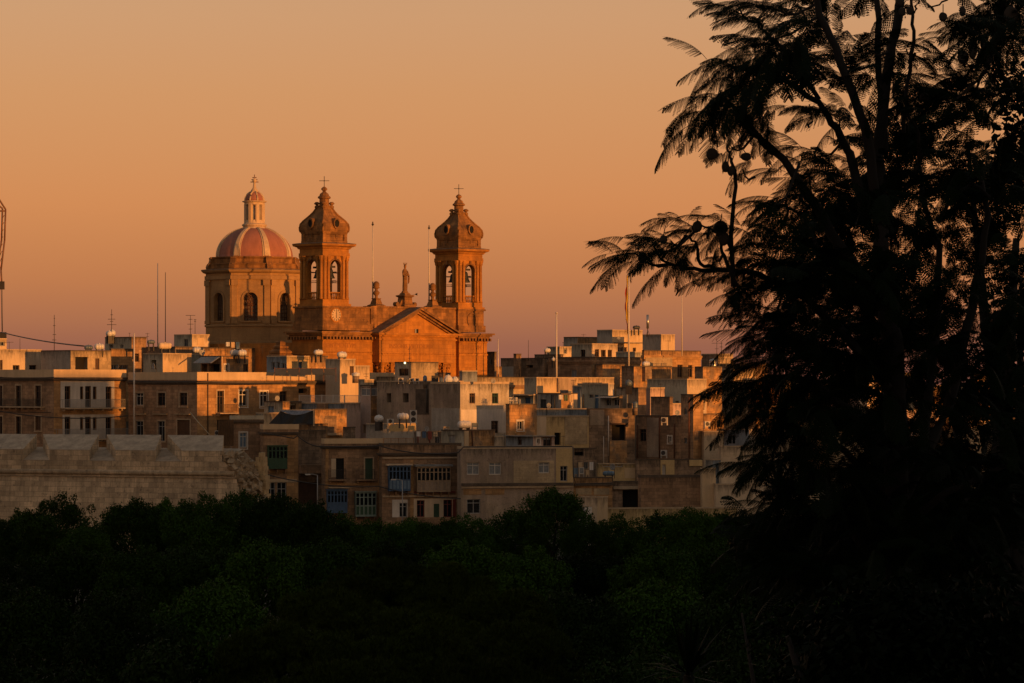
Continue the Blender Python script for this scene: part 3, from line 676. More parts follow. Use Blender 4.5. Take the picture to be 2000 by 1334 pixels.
for kf in range(8):
    P = lambda u, z, d=0.0: facept(kf, u, d, z)
    f_ = MB(); n = 12; top = [(wr_*math.cos(math.pi*i/n), wzs+wr_*math.sin(math.pi*i/n)) for i in range(n+1)]
    f_.face([P(u, z, -.7) for u, z in [(-wr_, wz0), (wr_, wz0)]+top]); gl = f_.build('window', 'old_glass', church)
    g_ = MB(); zc_ = wzs
    def bar(u0, z0, u1, z1, t=.05):
        A = Vector(P(u0, z0, -.62)); B = Vector(P(u1, z1, -.62)); g_.tube([A, B], t, 4)
    for r_ in (wr_*.97, wr_*.62, wr_*.25):
        for i in range(16): a0, a1 = 2*math.pi*i/16, 2*math.pi*(i+1)/16; bar(r_*math.cos(a0), zc_+r_*math.sin(a0), r_*math.cos(a1), zc_+r_*math.sin(a1), .06)
    for i in range(8): a0 = math.pi*i/4; bar(wr_*.25*math.cos(a0), zc_+wr_*.25*math.sin(a0), wr_*.97*math.cos(a0), zc_+wr_*.97*math.sin(a0))
    for u in (-wr_*.95, -wr_*.5, 0, wr_*.5, wr_*.95): bar(u, wz0, u, zc_-wr_*.8)
    for j in range(5): zz = wz0+(zc_-wr_*.8-wz0)*j/4; bar(-wr_, zz, wr_, zz)
    g_.build('tracery', 'rust_pipe' if kf % 2 else 'wood_brown', gl)
    h_ = MB(); n = 14
    for i in range(n):
        a0, a1 = math.pi*i/n, math.pi*(i+1)/n
        h_.loft([[P(q*math.cos(a), wzs+q*math.sin(a), d) for q, a in ((wr_+.05, a0), (wr_+.05, a1), (wr_+.4, a1), (wr_+.4, a0))] for d in (.002, .14)])
    for s_ in (-1, 1): h_.loft([[P(s_*(wr_+.05), wz0, d), P(s_*(wr_+.4), wz0, d), P(s_*(wr_+.4), wzs, d), P(s_*(wr_+.05), wzs, d)] for d in (.002, .12)])
    h_.loft([[P(-wr_-.5, wz0-.25, d), P(wr_+.5, wz0-.25, d), P(wr_+.5, wz0-.01, d), P(-wr_-.5, wz0-.01, d)] for d in (.002, .25)])
    h_.build('window_moulding', 'drum_stone', gl)
for kf in range(8):             # corner pilasters with capitals
    P = lambda u, z, d=0.0: facept(kf, u, d, z)
    for s_ in (-1, 1):
        pl = MB()
        for (z0, z1, d, wd_) in ((zlo, zlo+.5, .32, 1.0), (zlo+.5, dz(560), .22, .85), (dz(560), dz(549), .38, 1.02)):
            u0, u1 = s_*(side/2-.02), s_*(side/2-wd_)
            pl.loft([[P(u0, z0, d_), P(u1, z0, d_), P(u1, z1, d_), P(u0, z1, d_)] for d_ in (.002, d)])
        pl.build('pilaster', 'drum_stone', church)
en = MB(); octo(en, [(AP+.30, dz(548)), (AP+.30, dz(541)), (AP+.12, dz(540.5)), (AP+.12, dz(536)), (AP+.5, dz(535)), (AP+.75, dz(532)), (AP+.8, dz(530))]); en.build('drum_entablature', 'drum_stone', church)
en = MB(); octo(en, [(AP+.82, dz(530)+.003), (AP+.8, dz(528.5)), (AP+.15, dz(527.5))]); en.build('drum_cornice', 'church_dark_top', church)
dm = MB(); r1 = AP-.75
octo(dm, [(AP-.05, dz(528)), (AP-.05, dz(526)), (AP-.2, dz(525.5)), (AP-.2, dz(519)), (AP-.1, dz(518.5)), (AP-.1, dz(517)), (r1, dz(516)), (r1, dz(508)), (r1+.1, dz(507)), (r1+.22, dz(505)), (r1+.22, dz(503.5))]); dm.build('drum_attic', 'church_stone_worn', church)
for kf in range(8):
    vb = MB(); a = kf*math.pi/4-math.pi/2+math.pi/8; q = (AP/math.cos(R(22.5))); c_, s_ = math.cos(a), math.sin(a); rings = []
    for u in (-.45, .45):       # scroll console: high at the dome side, curling down outwards
        rings.append([(dc[0]+(q+d)*c_-s_*u, dc[1]+(q+d)*s_+c_*u, z_) for d, z_ in ((-1.3, dz(528)), (-.1, dz(528)), (.02, dz(524)), (-.12, dz(519)), (-.42, dz(515)), (-.55, dz(509)), (-.48, dz(506)), (-.6, dz(504.2)), (-1.3, dz(504.2)))])
    vb.loft(rings); vb.build('scroll_console', 'church_stone_worn', church)
cl = MB(); Rb, Rt = 75*pm, 23*pm; zb3, zt3 = dz(503), dz(446); sh = MB(); prof = []
for i in range(15):
    a = i/14; an = a*R(72); prof.append((Rt+(Rb-Rt)*(math.cos(an)-math.cos(R(72)))/(1-math.cos(R(72))), zb3+(zt3-zb3)*math.sin(an)/math.sin(R(72))))
sh.lathe([(Rb+.25, zb3-.02)]+prof, 64, dc); sh.build('dome_shell', 'dome_red', church)
for kf in range(8):
    a = kf*math.pi/4-math.pi/2+math.pi/8; rbm = MB(); rings = []; rings2 = []
    for i, (r_, z_) in enumerate(prof):
        wd_ = .62*(1-.52*i/14); c_, s_ = math.cos(a), math.sin(a)
        rings.append([(dc[0]+(r_+d)*c_-s_*u, dc[1]+(r_+d)*s_+c_*u, z_+.02+d*.4) for u, d in ((-wd_, -.2), (wd_, -.2), (wd_, .07), (wd_*.6, .08), (wd_*.6, .2), (-wd_*.6, .2), (-wd_*.6, .08), (-wd_, .07))])
    rbm.loft(rings); rbm.build('dome_rib', 'dome_rib', church)
ln = MB()
ln.lathe([(23*pm+.25, dz(448)), (24*pm, dz(445)), (22*pm, dz(443)), (24.5*pm, dz(441)), (24.5*pm, dz(439)), (21*pm, dz(437)), (18.5*pm, dz(430))], 24, dc, smooth=False)
lantern = ln.build('lantern', 'dome_rib', church)
lw = MB(); 
for kf in range(8):
    a = kf*math.pi/4-math.pi/2+math.pi/8; c_, s_ = math.cos(a), math.sin(a); q = 19*pm
    lw.loft([[(dc[0]+(q+d)*c_-s_*u, dc[1]+(q+d)*s_+c_*u, z_) for u, d in ((-.32, -.5), (.32, -.5), (.32, 0), (.2, .12), (-.2, .12), (-.32, 0))] for z_ in (dz(438), dz(399))])
lw.lathe([(17.5*pm, dz(401)), (20*pm, dz(400)), (20*pm, dz(396)), (24*pm, dz(394.5)), (24*pm, dz(393)), (19.5*pm, dz(392.5))], 24, dc, smooth=False)
lw.lathe([(17.5*pm, dz(438)), (17.5*pm, dz(430))], 24, dc)
lw.build('lantern_pillar', 'dome_rib', lantern)
lg = MB(); lg.lathe([(15.5*pm, dz(438)), (15.5*pm, dz(400))], 16, dc); lg.build('window', 'curtain', lantern)
cp = MB(); R2 = 19*pm; pr = [(R2*math.cos(R(q))*1.0 if q < 80 else R2*.2, dz(392.5)+(19*pm)*math.sin(R(q))) for q in (0,12,25,38,50,62,72,80)]; cp.lathe(pr, 32, dc); cp.build('cupola', 'dome_red', lantern)
rb2 = MB()
for kf in range(8):
    a = kf*math.pi/4-math.pi/2+math.pi/8; rb2.tube([(dc[0]+(r_+.02)*math.cos(a), dc[1]+(r_+.02)*math.sin(a), z_) for r_, z_ in pr], .14, 6)
rb2.build('cupola_rib', 'dome_rib', lantern)
fn = MB(); zq = dz(375)
fn.lathe([(.62, zq), (.55, zq+.25), (.28, zq+.6), (.2, zq+1.1), (.15, zq+1.5), (.3, zq+1.6), (.32, zq+1.85), (.12, zq+2.0), (.06, zq+2.2)], 12, dc); fn.build('finial', 'dome_rib', lantern)
fc = MB(); z_ = zq+2.1; ax_ = c45
fc.tube([(dc[0], dc[1], z_), (dc[0], dc[1], dz(341))], .06, 5)
for zz, w_ in ((dz(347), .32), (dz(351), .46), (dz(355.5), .62)): fc.tube([(dc[0]-w_*c45, dc[1]+w_*c45, zz), (dc[0]+w_*c45, dc[1]-w_*c45, zz)], .07, 5)
fc.build('cross', 'rust_pipe', lantern)
# low stepped roof turret beside the drum, rusty in the last light
st = MB(); stx, sty = cu(545, 14), 14; zs_ = cz(690, stx if False else 0, 14)
tq = thing('roof_turret', 'small stepped stone turret in front of the foot of the dome drum', 'turret', Vector(at(548, 700, 460)), R(45))
st.square([(1.3, -6), (1.3, 0), (1.5, .05), (1.5, .3), (1.0, .7), (1.15, .75), (1.15, 1.0), (.7, 1.4), (.8, 1.5), (.8, 1.7), (.5, 1.9), (.5, 2.3), (.2, 2.5)]); st.build('stepped_cap', 'church_stone_worn', tq)
# pinnacle urns, statue, flagpoles, loudspeaker on the facade roofline
def wpos(x, y, z): return Matrix.Translation(Vector((CX, CD, CZB))) @ Matrix.Rotation(R(45), 4, 'Z') @ Vector((x, y, z))
def urn(px, label):
    x = cu(px, 1.2); q = MB(); root = thing('stone_urn', label, 'urn', wpos(x, 1.2, ZT+.14), R(45), 'stone urns on the facade parapet')
    q.square([(.95, 0), (.95, .12), (.62, .3), (.55, .6), (.42, 1.0), (.5, 1.05), (.5, 1.15)]); q.build('pedestal', 'church_stone_worn', root)
    q = MB(); q.lathe([(.3, 1.15), (.22, 1.3), (.22, 1.5), (.46, 1.8), (.5, 2.0), (.3, 2.2), (.2, 2.35), (.22, 2.5), (.5, 2.62), (.52, 2.72), (.4, 2.8), (.46, 3.0), (.44, 3.3), (.25, 3.55), (.05, 3.62)], 14); q.build('urn_body', 'church_stone_worn', root)
urn(735, 'stone pinnacle urn on the facade parapet left of the statue'); urn(845, 'stone pinnacle urn on the facade parapet right of the statue')
sx_ = cu(791, 1.2); sroot = wpos(sx_, 1.2, ZT+.15)
pdst = thing('statue_pedestal', 'scrolled stone pedestal at the middle of the facade parapet under the statue', 'pedestal', sroot, R(45))
q = MB(); q.square([(1.05, 0), (1.05, .25), (.8, .4), (.72, 1.35), (.95, 1.5), (.98, 1.65), (.6, 1.75), (.5, 2.0)]); q.build('pedestal_block', 'church_stone_worn', pdst)
q = MB()
for s_ in (-1, 1):
    pts = [(s_*(.8+.1*i), 0, 1.2-.5*math.sin(i/8*1.6)-.02*i) for i in range(9)]
    for i, p_ in enumerate(pts[:-1]): q.loft([[(p_[0], -.3, 0), (pts[i+1][0], -.3, 0), (pts[i+1][0], -.3, max(.3, 1.1-.13*(i+1))), (p_[0], -.3, max(.3, 1.1-.13*i))], [(p_[0], .3, 0), (pts[i+1][0], .3, 0), (pts[i+1][0], .3, max(.3, 1.1-.13*(i+1))), (p_[0], .3, max(.3, 1.1-.13*i))]])
    q.loft([[(s_*1.75+.34*math.cos(a*math.pi/6), y_, .35+.34*math.sin(a*math.pi/6)) for a in range(12)] for y_ in (-.35, .35)])
q.build('scroll', 'church_stone_worn', pdst)
st = MB(); H_ = 4.3                 # robed standing figure, one continuous loft
prof = [(0,.62,.52,0,0),(.12,.60,.50,0,0),(.35,.40,.36,0,0),(.9,.42,.38,.02,0),(1.6,.40,.35,.03,0),(2.2,.40,.33,.02,0),(2.65,.44,.33,0,0),(3.0,.47,.32,-.02,0),(3.3,.44,.30,-.03,0),(3.48,.26,.22,-.03,0),(3.56,.15,.15,-.02,-.03),(3.66,.17,.18,-.02,-.06),(3.85,.22,.25,-.02,-.08),(4.05,.20,.24,-.02,-.08),(4.2,.12,.14,-.02,-.06),(4.26,.02,.02,-.02,-.06)]
st.loft([[(cx_+a*(1+.10*math.cos(7*t)*(z < 3.2))*math.cos(t), cy_+b_*(1+.08*math.cos(9*t+z)*(z < 3.2))*math.sin(t), z) for t in [2*math.pi*j/28 for j in range(28)]] for z, a, b_, cx_, cy_ in prof], smooth=True)
st.tube([(.40,-.05,3.2),(.55,-.15,2.75),(.50,-.42,2.5),(.22,-.52,2.7),(.12,-.55,2.85)], [.17,.16,.15,.11,.07], 8)
st.tube([(-.40,-.05,3.2),(-.50,-.20,2.75),(-.36,-.42,2.5),(-.02,-.50,2.68),(.08,-.52,2.82)], [.17,.16,.15,.11,.07], 8)
st.tube([(.55,-.2,2.75),(.62,-.25,2.2),(.6,-.22,1.6),(.5,-.2,1.35)], [.12,.17,.15,.04], 8)
sroot2 = wpos(sx_, 1.2, ZT+2.16); so_ = st.build('statue', 'church_stone_worn'); so_.location = sroot2; so_.scale = (.86,.86,1); so_.rotation_euler = (0,0,R(35))
tag(so_, 'standing robed stone woman with folded hands high on the facade centre', 'statue')
hr = MB()
for j in range(10):
    a = 2*math.pi*j/10; hr.tube([(-.02+.24*math.cos(a), -.06+.24*math.sin(a), 4.12), (-.02+.34*math.cos(a), -.06+.34*math.sin(a), 4.42)], .025, 4)
hr.build('crown', 'church_stone_worn', so_)
def pole(px, yb, yt, D, r, label, m='pole_white', name='flagpole', cat='flagpole', group=None, top=None, extra=None, r2=None):
    p0 = at(px, yb, D); p1 = at(px, yt, D); root = thing(name, label, cat, p0, 0, group); h_ = p1.z-p0.z
    b_ = MB(); b_.tube([(0,0,-.4), (0,0,h_)], [r, r2 or r*.6], 8); b_.build('mast', m, root)
    if top == 'ball': q_ = MB(); q_.lathe([(.02, h_-.02), (.16, h_+.12), (.18, h_+.22), (.05, h_+.42), (.12, h_+.5), (.02, h_+.62)], 8); q_.build('finial', 'iron', root)
    if top == 'cap': q_ = MB(); q_.lathe([(r*.9, h_-.02), (r*1.6, h_+.03), (r*1.6, h_+.1), (.01, h_+.18)], 8); q_.build('truck', m, root)
    return root, h_
def cpole(px, yt, label):
    x = cu(px, 2.0); p_ = wpos(x, 2.0, ZT-.2); d = p_.y; pole(px, HY-p_.z*F/d, yt, d, .11, label, top='ball', group='flagpoles on the church facade')
cpole(728, 441, 'tall thin flagpole on the facade beside the left bell tower'); cpole(838, 448, 'thin flagpole on the facade close beside the right bell tower')
ls = thing('loudspeaker', 'small horn loudspeaker on a bracket beside the statue pedestal', 'loudspeaker', wpos(cu(803, 1.2), 1.2, ZT+1.9), R(-10))
q = MB(); q.tube([(-.2,0,-.1), (.6,0,.05)], .03); q.build('bracket', 'iron', ls); q = MB(); q.loft([[(.6+a, r_*math.cos(t*math.pi/5), .1+r_*math.sin(t*math.pi/5)) for t in range(10)] for a, r_ in ((0,.07),(.15,.10),(.3,.22))]); q.build('horn', 'iron', ls)

# ------------------------------------------------------------------ the town: skyline behind, left to right
G1 = 'houses on the hill beside the church'
DW = 'door-wood_brown'; WN = 'win-wood_brown-glass_dark'; WS = 'win-wood_brown-glass_dark-sur'; WW = 'win-frame_white-curtain'; WWS = 'win-frame_white-glass_dark-surw'; WG = 'win-frame_grey-glass_dark'; VO = 'void'
o = lambda f, a, b, c, d, s: ('o', f, a, b, c, d, s)
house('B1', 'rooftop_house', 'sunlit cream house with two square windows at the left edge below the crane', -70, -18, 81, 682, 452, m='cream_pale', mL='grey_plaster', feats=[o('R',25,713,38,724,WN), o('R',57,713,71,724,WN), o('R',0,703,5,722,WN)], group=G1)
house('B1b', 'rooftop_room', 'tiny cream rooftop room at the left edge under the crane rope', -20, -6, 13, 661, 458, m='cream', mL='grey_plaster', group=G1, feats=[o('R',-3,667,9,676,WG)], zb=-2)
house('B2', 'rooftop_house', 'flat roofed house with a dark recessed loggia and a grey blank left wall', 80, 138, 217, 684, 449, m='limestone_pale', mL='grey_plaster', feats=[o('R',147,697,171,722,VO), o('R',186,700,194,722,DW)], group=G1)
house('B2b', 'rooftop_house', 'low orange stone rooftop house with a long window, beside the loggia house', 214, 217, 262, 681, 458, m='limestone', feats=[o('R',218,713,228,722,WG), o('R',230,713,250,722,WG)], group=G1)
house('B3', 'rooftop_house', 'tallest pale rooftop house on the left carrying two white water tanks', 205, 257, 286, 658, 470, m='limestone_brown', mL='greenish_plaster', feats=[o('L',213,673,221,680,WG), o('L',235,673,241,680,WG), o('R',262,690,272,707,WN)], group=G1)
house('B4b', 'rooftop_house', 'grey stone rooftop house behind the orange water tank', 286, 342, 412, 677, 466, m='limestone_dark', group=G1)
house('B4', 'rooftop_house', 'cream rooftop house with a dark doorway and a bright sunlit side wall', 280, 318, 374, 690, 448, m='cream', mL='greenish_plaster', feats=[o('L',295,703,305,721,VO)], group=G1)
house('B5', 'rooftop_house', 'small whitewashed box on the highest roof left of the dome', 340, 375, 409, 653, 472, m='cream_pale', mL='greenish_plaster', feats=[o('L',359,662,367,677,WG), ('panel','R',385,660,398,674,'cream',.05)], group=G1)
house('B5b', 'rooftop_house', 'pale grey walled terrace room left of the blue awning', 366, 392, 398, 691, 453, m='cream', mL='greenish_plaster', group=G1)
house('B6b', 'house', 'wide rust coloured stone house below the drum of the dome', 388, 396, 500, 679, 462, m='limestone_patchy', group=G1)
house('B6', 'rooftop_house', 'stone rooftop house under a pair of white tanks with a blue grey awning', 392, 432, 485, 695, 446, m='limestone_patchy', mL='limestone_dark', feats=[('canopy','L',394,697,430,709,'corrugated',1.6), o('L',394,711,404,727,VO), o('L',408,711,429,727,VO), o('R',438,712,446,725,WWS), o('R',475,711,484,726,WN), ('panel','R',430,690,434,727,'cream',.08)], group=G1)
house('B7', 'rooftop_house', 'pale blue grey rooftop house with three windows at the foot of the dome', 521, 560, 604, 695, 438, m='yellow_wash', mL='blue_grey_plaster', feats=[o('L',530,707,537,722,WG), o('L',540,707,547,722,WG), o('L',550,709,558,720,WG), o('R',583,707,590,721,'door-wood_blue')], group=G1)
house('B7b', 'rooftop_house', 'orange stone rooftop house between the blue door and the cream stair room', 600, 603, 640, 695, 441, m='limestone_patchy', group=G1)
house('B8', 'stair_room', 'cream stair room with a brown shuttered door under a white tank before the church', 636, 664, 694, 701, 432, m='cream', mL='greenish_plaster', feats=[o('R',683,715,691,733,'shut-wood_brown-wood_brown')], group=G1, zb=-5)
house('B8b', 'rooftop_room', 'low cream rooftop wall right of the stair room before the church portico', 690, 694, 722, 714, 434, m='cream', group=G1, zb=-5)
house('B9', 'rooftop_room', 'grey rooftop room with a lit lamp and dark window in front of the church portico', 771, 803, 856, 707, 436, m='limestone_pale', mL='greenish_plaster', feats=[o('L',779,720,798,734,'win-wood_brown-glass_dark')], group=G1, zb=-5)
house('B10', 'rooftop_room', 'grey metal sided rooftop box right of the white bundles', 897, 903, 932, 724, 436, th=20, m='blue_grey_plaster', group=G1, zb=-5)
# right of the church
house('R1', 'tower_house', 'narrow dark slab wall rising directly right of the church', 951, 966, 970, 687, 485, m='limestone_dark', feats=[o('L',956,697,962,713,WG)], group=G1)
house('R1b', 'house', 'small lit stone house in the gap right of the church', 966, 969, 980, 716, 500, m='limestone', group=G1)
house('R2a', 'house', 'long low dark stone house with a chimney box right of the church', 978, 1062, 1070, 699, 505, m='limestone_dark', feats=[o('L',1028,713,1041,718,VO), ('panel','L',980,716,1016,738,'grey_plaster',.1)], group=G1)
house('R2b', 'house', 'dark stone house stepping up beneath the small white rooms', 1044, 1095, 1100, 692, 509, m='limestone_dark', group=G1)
house('R2', 'house', 'broad brown stone house with a tall grey window under the white penthouse', 1070, 1156, 1262, 697, 498, m='limestone_patchy', mL='limestone_brown', feats=[o('L',1115,722,1126,738,'win-frame_grey-curtain'), ('panel','R',1162,712,1177,740,'limestone_dark',.3)], cor=[(703,.25,.3,'limestone_brown')], group=G1)  # dark panel on the right front stands in for a patch of shade
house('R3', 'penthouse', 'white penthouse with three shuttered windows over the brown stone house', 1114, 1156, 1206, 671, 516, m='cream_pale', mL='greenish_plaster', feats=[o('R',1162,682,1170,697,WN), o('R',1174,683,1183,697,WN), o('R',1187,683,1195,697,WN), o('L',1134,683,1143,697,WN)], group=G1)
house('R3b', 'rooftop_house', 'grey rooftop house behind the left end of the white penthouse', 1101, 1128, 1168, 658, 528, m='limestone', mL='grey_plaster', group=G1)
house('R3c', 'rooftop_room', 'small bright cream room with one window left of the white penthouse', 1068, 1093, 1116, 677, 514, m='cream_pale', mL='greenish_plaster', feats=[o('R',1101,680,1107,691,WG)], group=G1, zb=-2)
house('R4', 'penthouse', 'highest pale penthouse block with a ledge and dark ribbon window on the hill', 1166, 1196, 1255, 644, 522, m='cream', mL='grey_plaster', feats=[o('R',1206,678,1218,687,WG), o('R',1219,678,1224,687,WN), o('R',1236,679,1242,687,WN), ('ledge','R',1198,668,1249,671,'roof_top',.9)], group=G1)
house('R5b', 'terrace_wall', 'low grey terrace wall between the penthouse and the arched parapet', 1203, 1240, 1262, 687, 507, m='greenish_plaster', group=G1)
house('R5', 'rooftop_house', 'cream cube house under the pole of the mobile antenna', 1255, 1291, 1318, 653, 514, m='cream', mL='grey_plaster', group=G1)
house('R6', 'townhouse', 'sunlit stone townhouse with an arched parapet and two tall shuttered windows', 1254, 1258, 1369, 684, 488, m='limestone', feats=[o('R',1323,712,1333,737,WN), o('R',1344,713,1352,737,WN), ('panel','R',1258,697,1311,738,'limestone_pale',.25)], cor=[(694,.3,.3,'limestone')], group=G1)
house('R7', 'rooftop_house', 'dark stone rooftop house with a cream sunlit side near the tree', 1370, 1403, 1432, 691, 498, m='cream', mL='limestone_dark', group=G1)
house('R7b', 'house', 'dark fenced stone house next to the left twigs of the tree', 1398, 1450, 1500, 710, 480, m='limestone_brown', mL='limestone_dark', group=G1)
house('R8', 'house', 'orange stone cube house with a wide sunlit front left of the tall townhouse', 1214, 1238, 1312, 715, 456, m='limestone_patchy', mL='limestone_dark', feats=[('panel','R',1254,716,1267,745,'limestone_dark',.6)], group=G1)  # dark panel across the sunlit front stands in for a cast shadow
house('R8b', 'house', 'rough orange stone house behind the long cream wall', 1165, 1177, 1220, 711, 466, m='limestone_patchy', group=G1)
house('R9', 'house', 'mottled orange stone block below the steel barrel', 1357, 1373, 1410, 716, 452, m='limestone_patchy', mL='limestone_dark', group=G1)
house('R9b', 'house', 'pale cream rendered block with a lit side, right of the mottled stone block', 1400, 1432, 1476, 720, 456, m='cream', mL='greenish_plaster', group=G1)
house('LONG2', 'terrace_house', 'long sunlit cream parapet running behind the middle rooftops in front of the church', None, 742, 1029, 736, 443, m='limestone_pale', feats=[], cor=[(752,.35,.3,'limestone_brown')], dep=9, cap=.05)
house('R11', 'house', 'long bright cream walled house in the centre right', 1024, 1048, 1199, 737, 437, m='cream', mL='greenish_plaster', feats=[('panel','R',1087,738,1119,766,'brown_plaster',.35)], group=G1)  # brown panel stands in for the shaded stretch of the cream wall
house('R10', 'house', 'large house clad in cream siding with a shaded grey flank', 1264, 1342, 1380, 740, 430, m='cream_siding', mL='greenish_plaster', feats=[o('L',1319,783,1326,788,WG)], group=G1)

# ------------------------------------------------------------------ the long houses on the left
G2 = 'long terraces of stone houses on the left'
ll = [o('L',31,753,41,794,'door-wood_brown-glass_dark-sur'), o('L',69,753,80,794,'door-wood_brown-glass_dark-sur'), o('L',-6,753,5,794,'door-wood_brown-glass_dark-sur'), ('balcony','L',-60,778,88,794,'iron','trim_stone',.9),
      o('L',31,813,41,855,'door-wood_brown-glass_dark-sur'), o('L',69,813,80,840,'shut-wood_brown-wood_brown-sur'), o('L',-6,813,5,855,'door-wood_brown-glass_dark-sur'), ('ledge','L',-60,803,100,806,'black_stain',.1)]
rr_ = [('panel','R',118,743,223,796,'white_plaster',.05), ('panel','R',122,810,223,862,'white_plaster',.05)]
for y0, y1, y2 in ((754,796,780),(814,856,840)):
    rr_ += [o('R',126,y0,137,y1,'door-wood_brown-glass_dark-surw'), o('R',156,y0+1,162,y2,WN), o('R',166,y0,177,y1,'door-wood_brown-glass_dark-surw'), o('R',181,y0+1,188,y2,WN), o('R',206,y0+1,217,y1,'door-wood_brown-glass_dark-surw')]
rr_ += [('balcony','R',118,780,236,796,'frame_grey','trim_stone',1.0), ('balcony','R',100,838,242,856,'frame_grey','trim_stone',1.0)]
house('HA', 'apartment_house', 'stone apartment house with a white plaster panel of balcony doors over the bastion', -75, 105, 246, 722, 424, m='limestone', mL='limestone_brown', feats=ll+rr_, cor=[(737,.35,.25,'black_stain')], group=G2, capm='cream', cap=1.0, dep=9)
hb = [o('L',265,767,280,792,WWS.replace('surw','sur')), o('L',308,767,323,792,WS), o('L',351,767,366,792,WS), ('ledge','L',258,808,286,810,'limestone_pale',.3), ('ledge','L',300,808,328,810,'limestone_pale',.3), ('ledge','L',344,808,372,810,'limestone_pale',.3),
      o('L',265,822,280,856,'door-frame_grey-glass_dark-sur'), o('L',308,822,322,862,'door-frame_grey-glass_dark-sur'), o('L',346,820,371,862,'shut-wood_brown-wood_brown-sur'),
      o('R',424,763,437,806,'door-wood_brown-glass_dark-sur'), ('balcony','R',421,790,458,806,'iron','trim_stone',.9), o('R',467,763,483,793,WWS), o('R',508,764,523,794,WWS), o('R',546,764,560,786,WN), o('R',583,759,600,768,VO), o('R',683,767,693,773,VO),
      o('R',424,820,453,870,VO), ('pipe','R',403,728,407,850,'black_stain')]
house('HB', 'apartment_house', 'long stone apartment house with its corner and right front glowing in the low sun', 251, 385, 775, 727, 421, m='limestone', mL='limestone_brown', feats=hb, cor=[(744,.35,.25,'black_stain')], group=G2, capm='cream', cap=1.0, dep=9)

# ------------------------------------------------------------------ middle rooftops
G3 = 'rooftop blocks in the middle of the town'
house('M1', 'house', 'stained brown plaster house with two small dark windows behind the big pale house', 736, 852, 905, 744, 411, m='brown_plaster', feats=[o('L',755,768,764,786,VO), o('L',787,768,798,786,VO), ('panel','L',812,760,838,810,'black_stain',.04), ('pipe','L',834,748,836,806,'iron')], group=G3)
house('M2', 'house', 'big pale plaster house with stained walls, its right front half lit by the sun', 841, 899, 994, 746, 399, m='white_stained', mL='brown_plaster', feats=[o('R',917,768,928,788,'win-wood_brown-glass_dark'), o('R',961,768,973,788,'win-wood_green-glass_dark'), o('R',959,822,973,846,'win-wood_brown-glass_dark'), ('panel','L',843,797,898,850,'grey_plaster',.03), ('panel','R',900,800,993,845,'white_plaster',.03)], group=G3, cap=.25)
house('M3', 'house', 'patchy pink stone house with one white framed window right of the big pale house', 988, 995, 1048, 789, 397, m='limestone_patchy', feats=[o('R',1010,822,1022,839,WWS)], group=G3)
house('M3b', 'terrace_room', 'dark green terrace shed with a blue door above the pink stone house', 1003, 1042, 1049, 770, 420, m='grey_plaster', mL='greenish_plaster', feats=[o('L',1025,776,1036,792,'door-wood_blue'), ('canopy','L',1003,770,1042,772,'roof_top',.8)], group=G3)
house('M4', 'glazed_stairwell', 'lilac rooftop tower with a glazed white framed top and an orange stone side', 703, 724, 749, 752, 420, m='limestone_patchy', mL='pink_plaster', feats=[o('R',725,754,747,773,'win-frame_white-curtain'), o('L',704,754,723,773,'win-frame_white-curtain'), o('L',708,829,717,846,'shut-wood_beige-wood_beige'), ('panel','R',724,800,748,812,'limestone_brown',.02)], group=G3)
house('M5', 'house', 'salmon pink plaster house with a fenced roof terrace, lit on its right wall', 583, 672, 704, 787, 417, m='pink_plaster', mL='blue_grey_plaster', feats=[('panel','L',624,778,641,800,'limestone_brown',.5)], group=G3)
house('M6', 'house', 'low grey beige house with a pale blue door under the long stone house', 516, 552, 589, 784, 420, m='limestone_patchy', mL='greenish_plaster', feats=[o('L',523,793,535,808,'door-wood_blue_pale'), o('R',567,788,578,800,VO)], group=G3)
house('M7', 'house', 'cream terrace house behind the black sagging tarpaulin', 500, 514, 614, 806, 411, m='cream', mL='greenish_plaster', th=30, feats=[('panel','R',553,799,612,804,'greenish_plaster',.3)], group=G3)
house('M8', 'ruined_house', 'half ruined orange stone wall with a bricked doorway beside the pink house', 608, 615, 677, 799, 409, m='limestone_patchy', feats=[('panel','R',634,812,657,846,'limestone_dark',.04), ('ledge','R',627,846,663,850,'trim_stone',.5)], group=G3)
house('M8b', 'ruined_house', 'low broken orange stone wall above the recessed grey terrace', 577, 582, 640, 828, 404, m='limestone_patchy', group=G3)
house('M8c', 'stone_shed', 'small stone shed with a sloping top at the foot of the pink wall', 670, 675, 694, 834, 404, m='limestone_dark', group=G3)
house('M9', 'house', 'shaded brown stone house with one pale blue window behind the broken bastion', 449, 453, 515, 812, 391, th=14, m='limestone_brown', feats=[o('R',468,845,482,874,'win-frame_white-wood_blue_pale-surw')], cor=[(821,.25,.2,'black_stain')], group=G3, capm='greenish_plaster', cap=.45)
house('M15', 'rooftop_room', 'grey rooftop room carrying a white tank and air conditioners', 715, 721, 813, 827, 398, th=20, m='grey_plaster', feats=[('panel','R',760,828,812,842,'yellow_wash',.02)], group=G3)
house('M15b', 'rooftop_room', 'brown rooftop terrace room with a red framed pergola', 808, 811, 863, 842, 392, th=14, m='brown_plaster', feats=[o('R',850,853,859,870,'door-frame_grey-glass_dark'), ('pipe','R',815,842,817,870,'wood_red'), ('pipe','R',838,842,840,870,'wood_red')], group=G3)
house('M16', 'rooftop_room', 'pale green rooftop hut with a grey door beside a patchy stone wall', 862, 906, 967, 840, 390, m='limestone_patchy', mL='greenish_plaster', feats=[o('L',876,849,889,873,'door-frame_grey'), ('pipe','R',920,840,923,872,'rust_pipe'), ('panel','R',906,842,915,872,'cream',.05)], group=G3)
house('M16b', 'rooftop_room', 'small pale cream rooftop wall left of the corrugated hut', 964, 966, 991, 852, 393, th=14, m='cream_pale', group=G3)
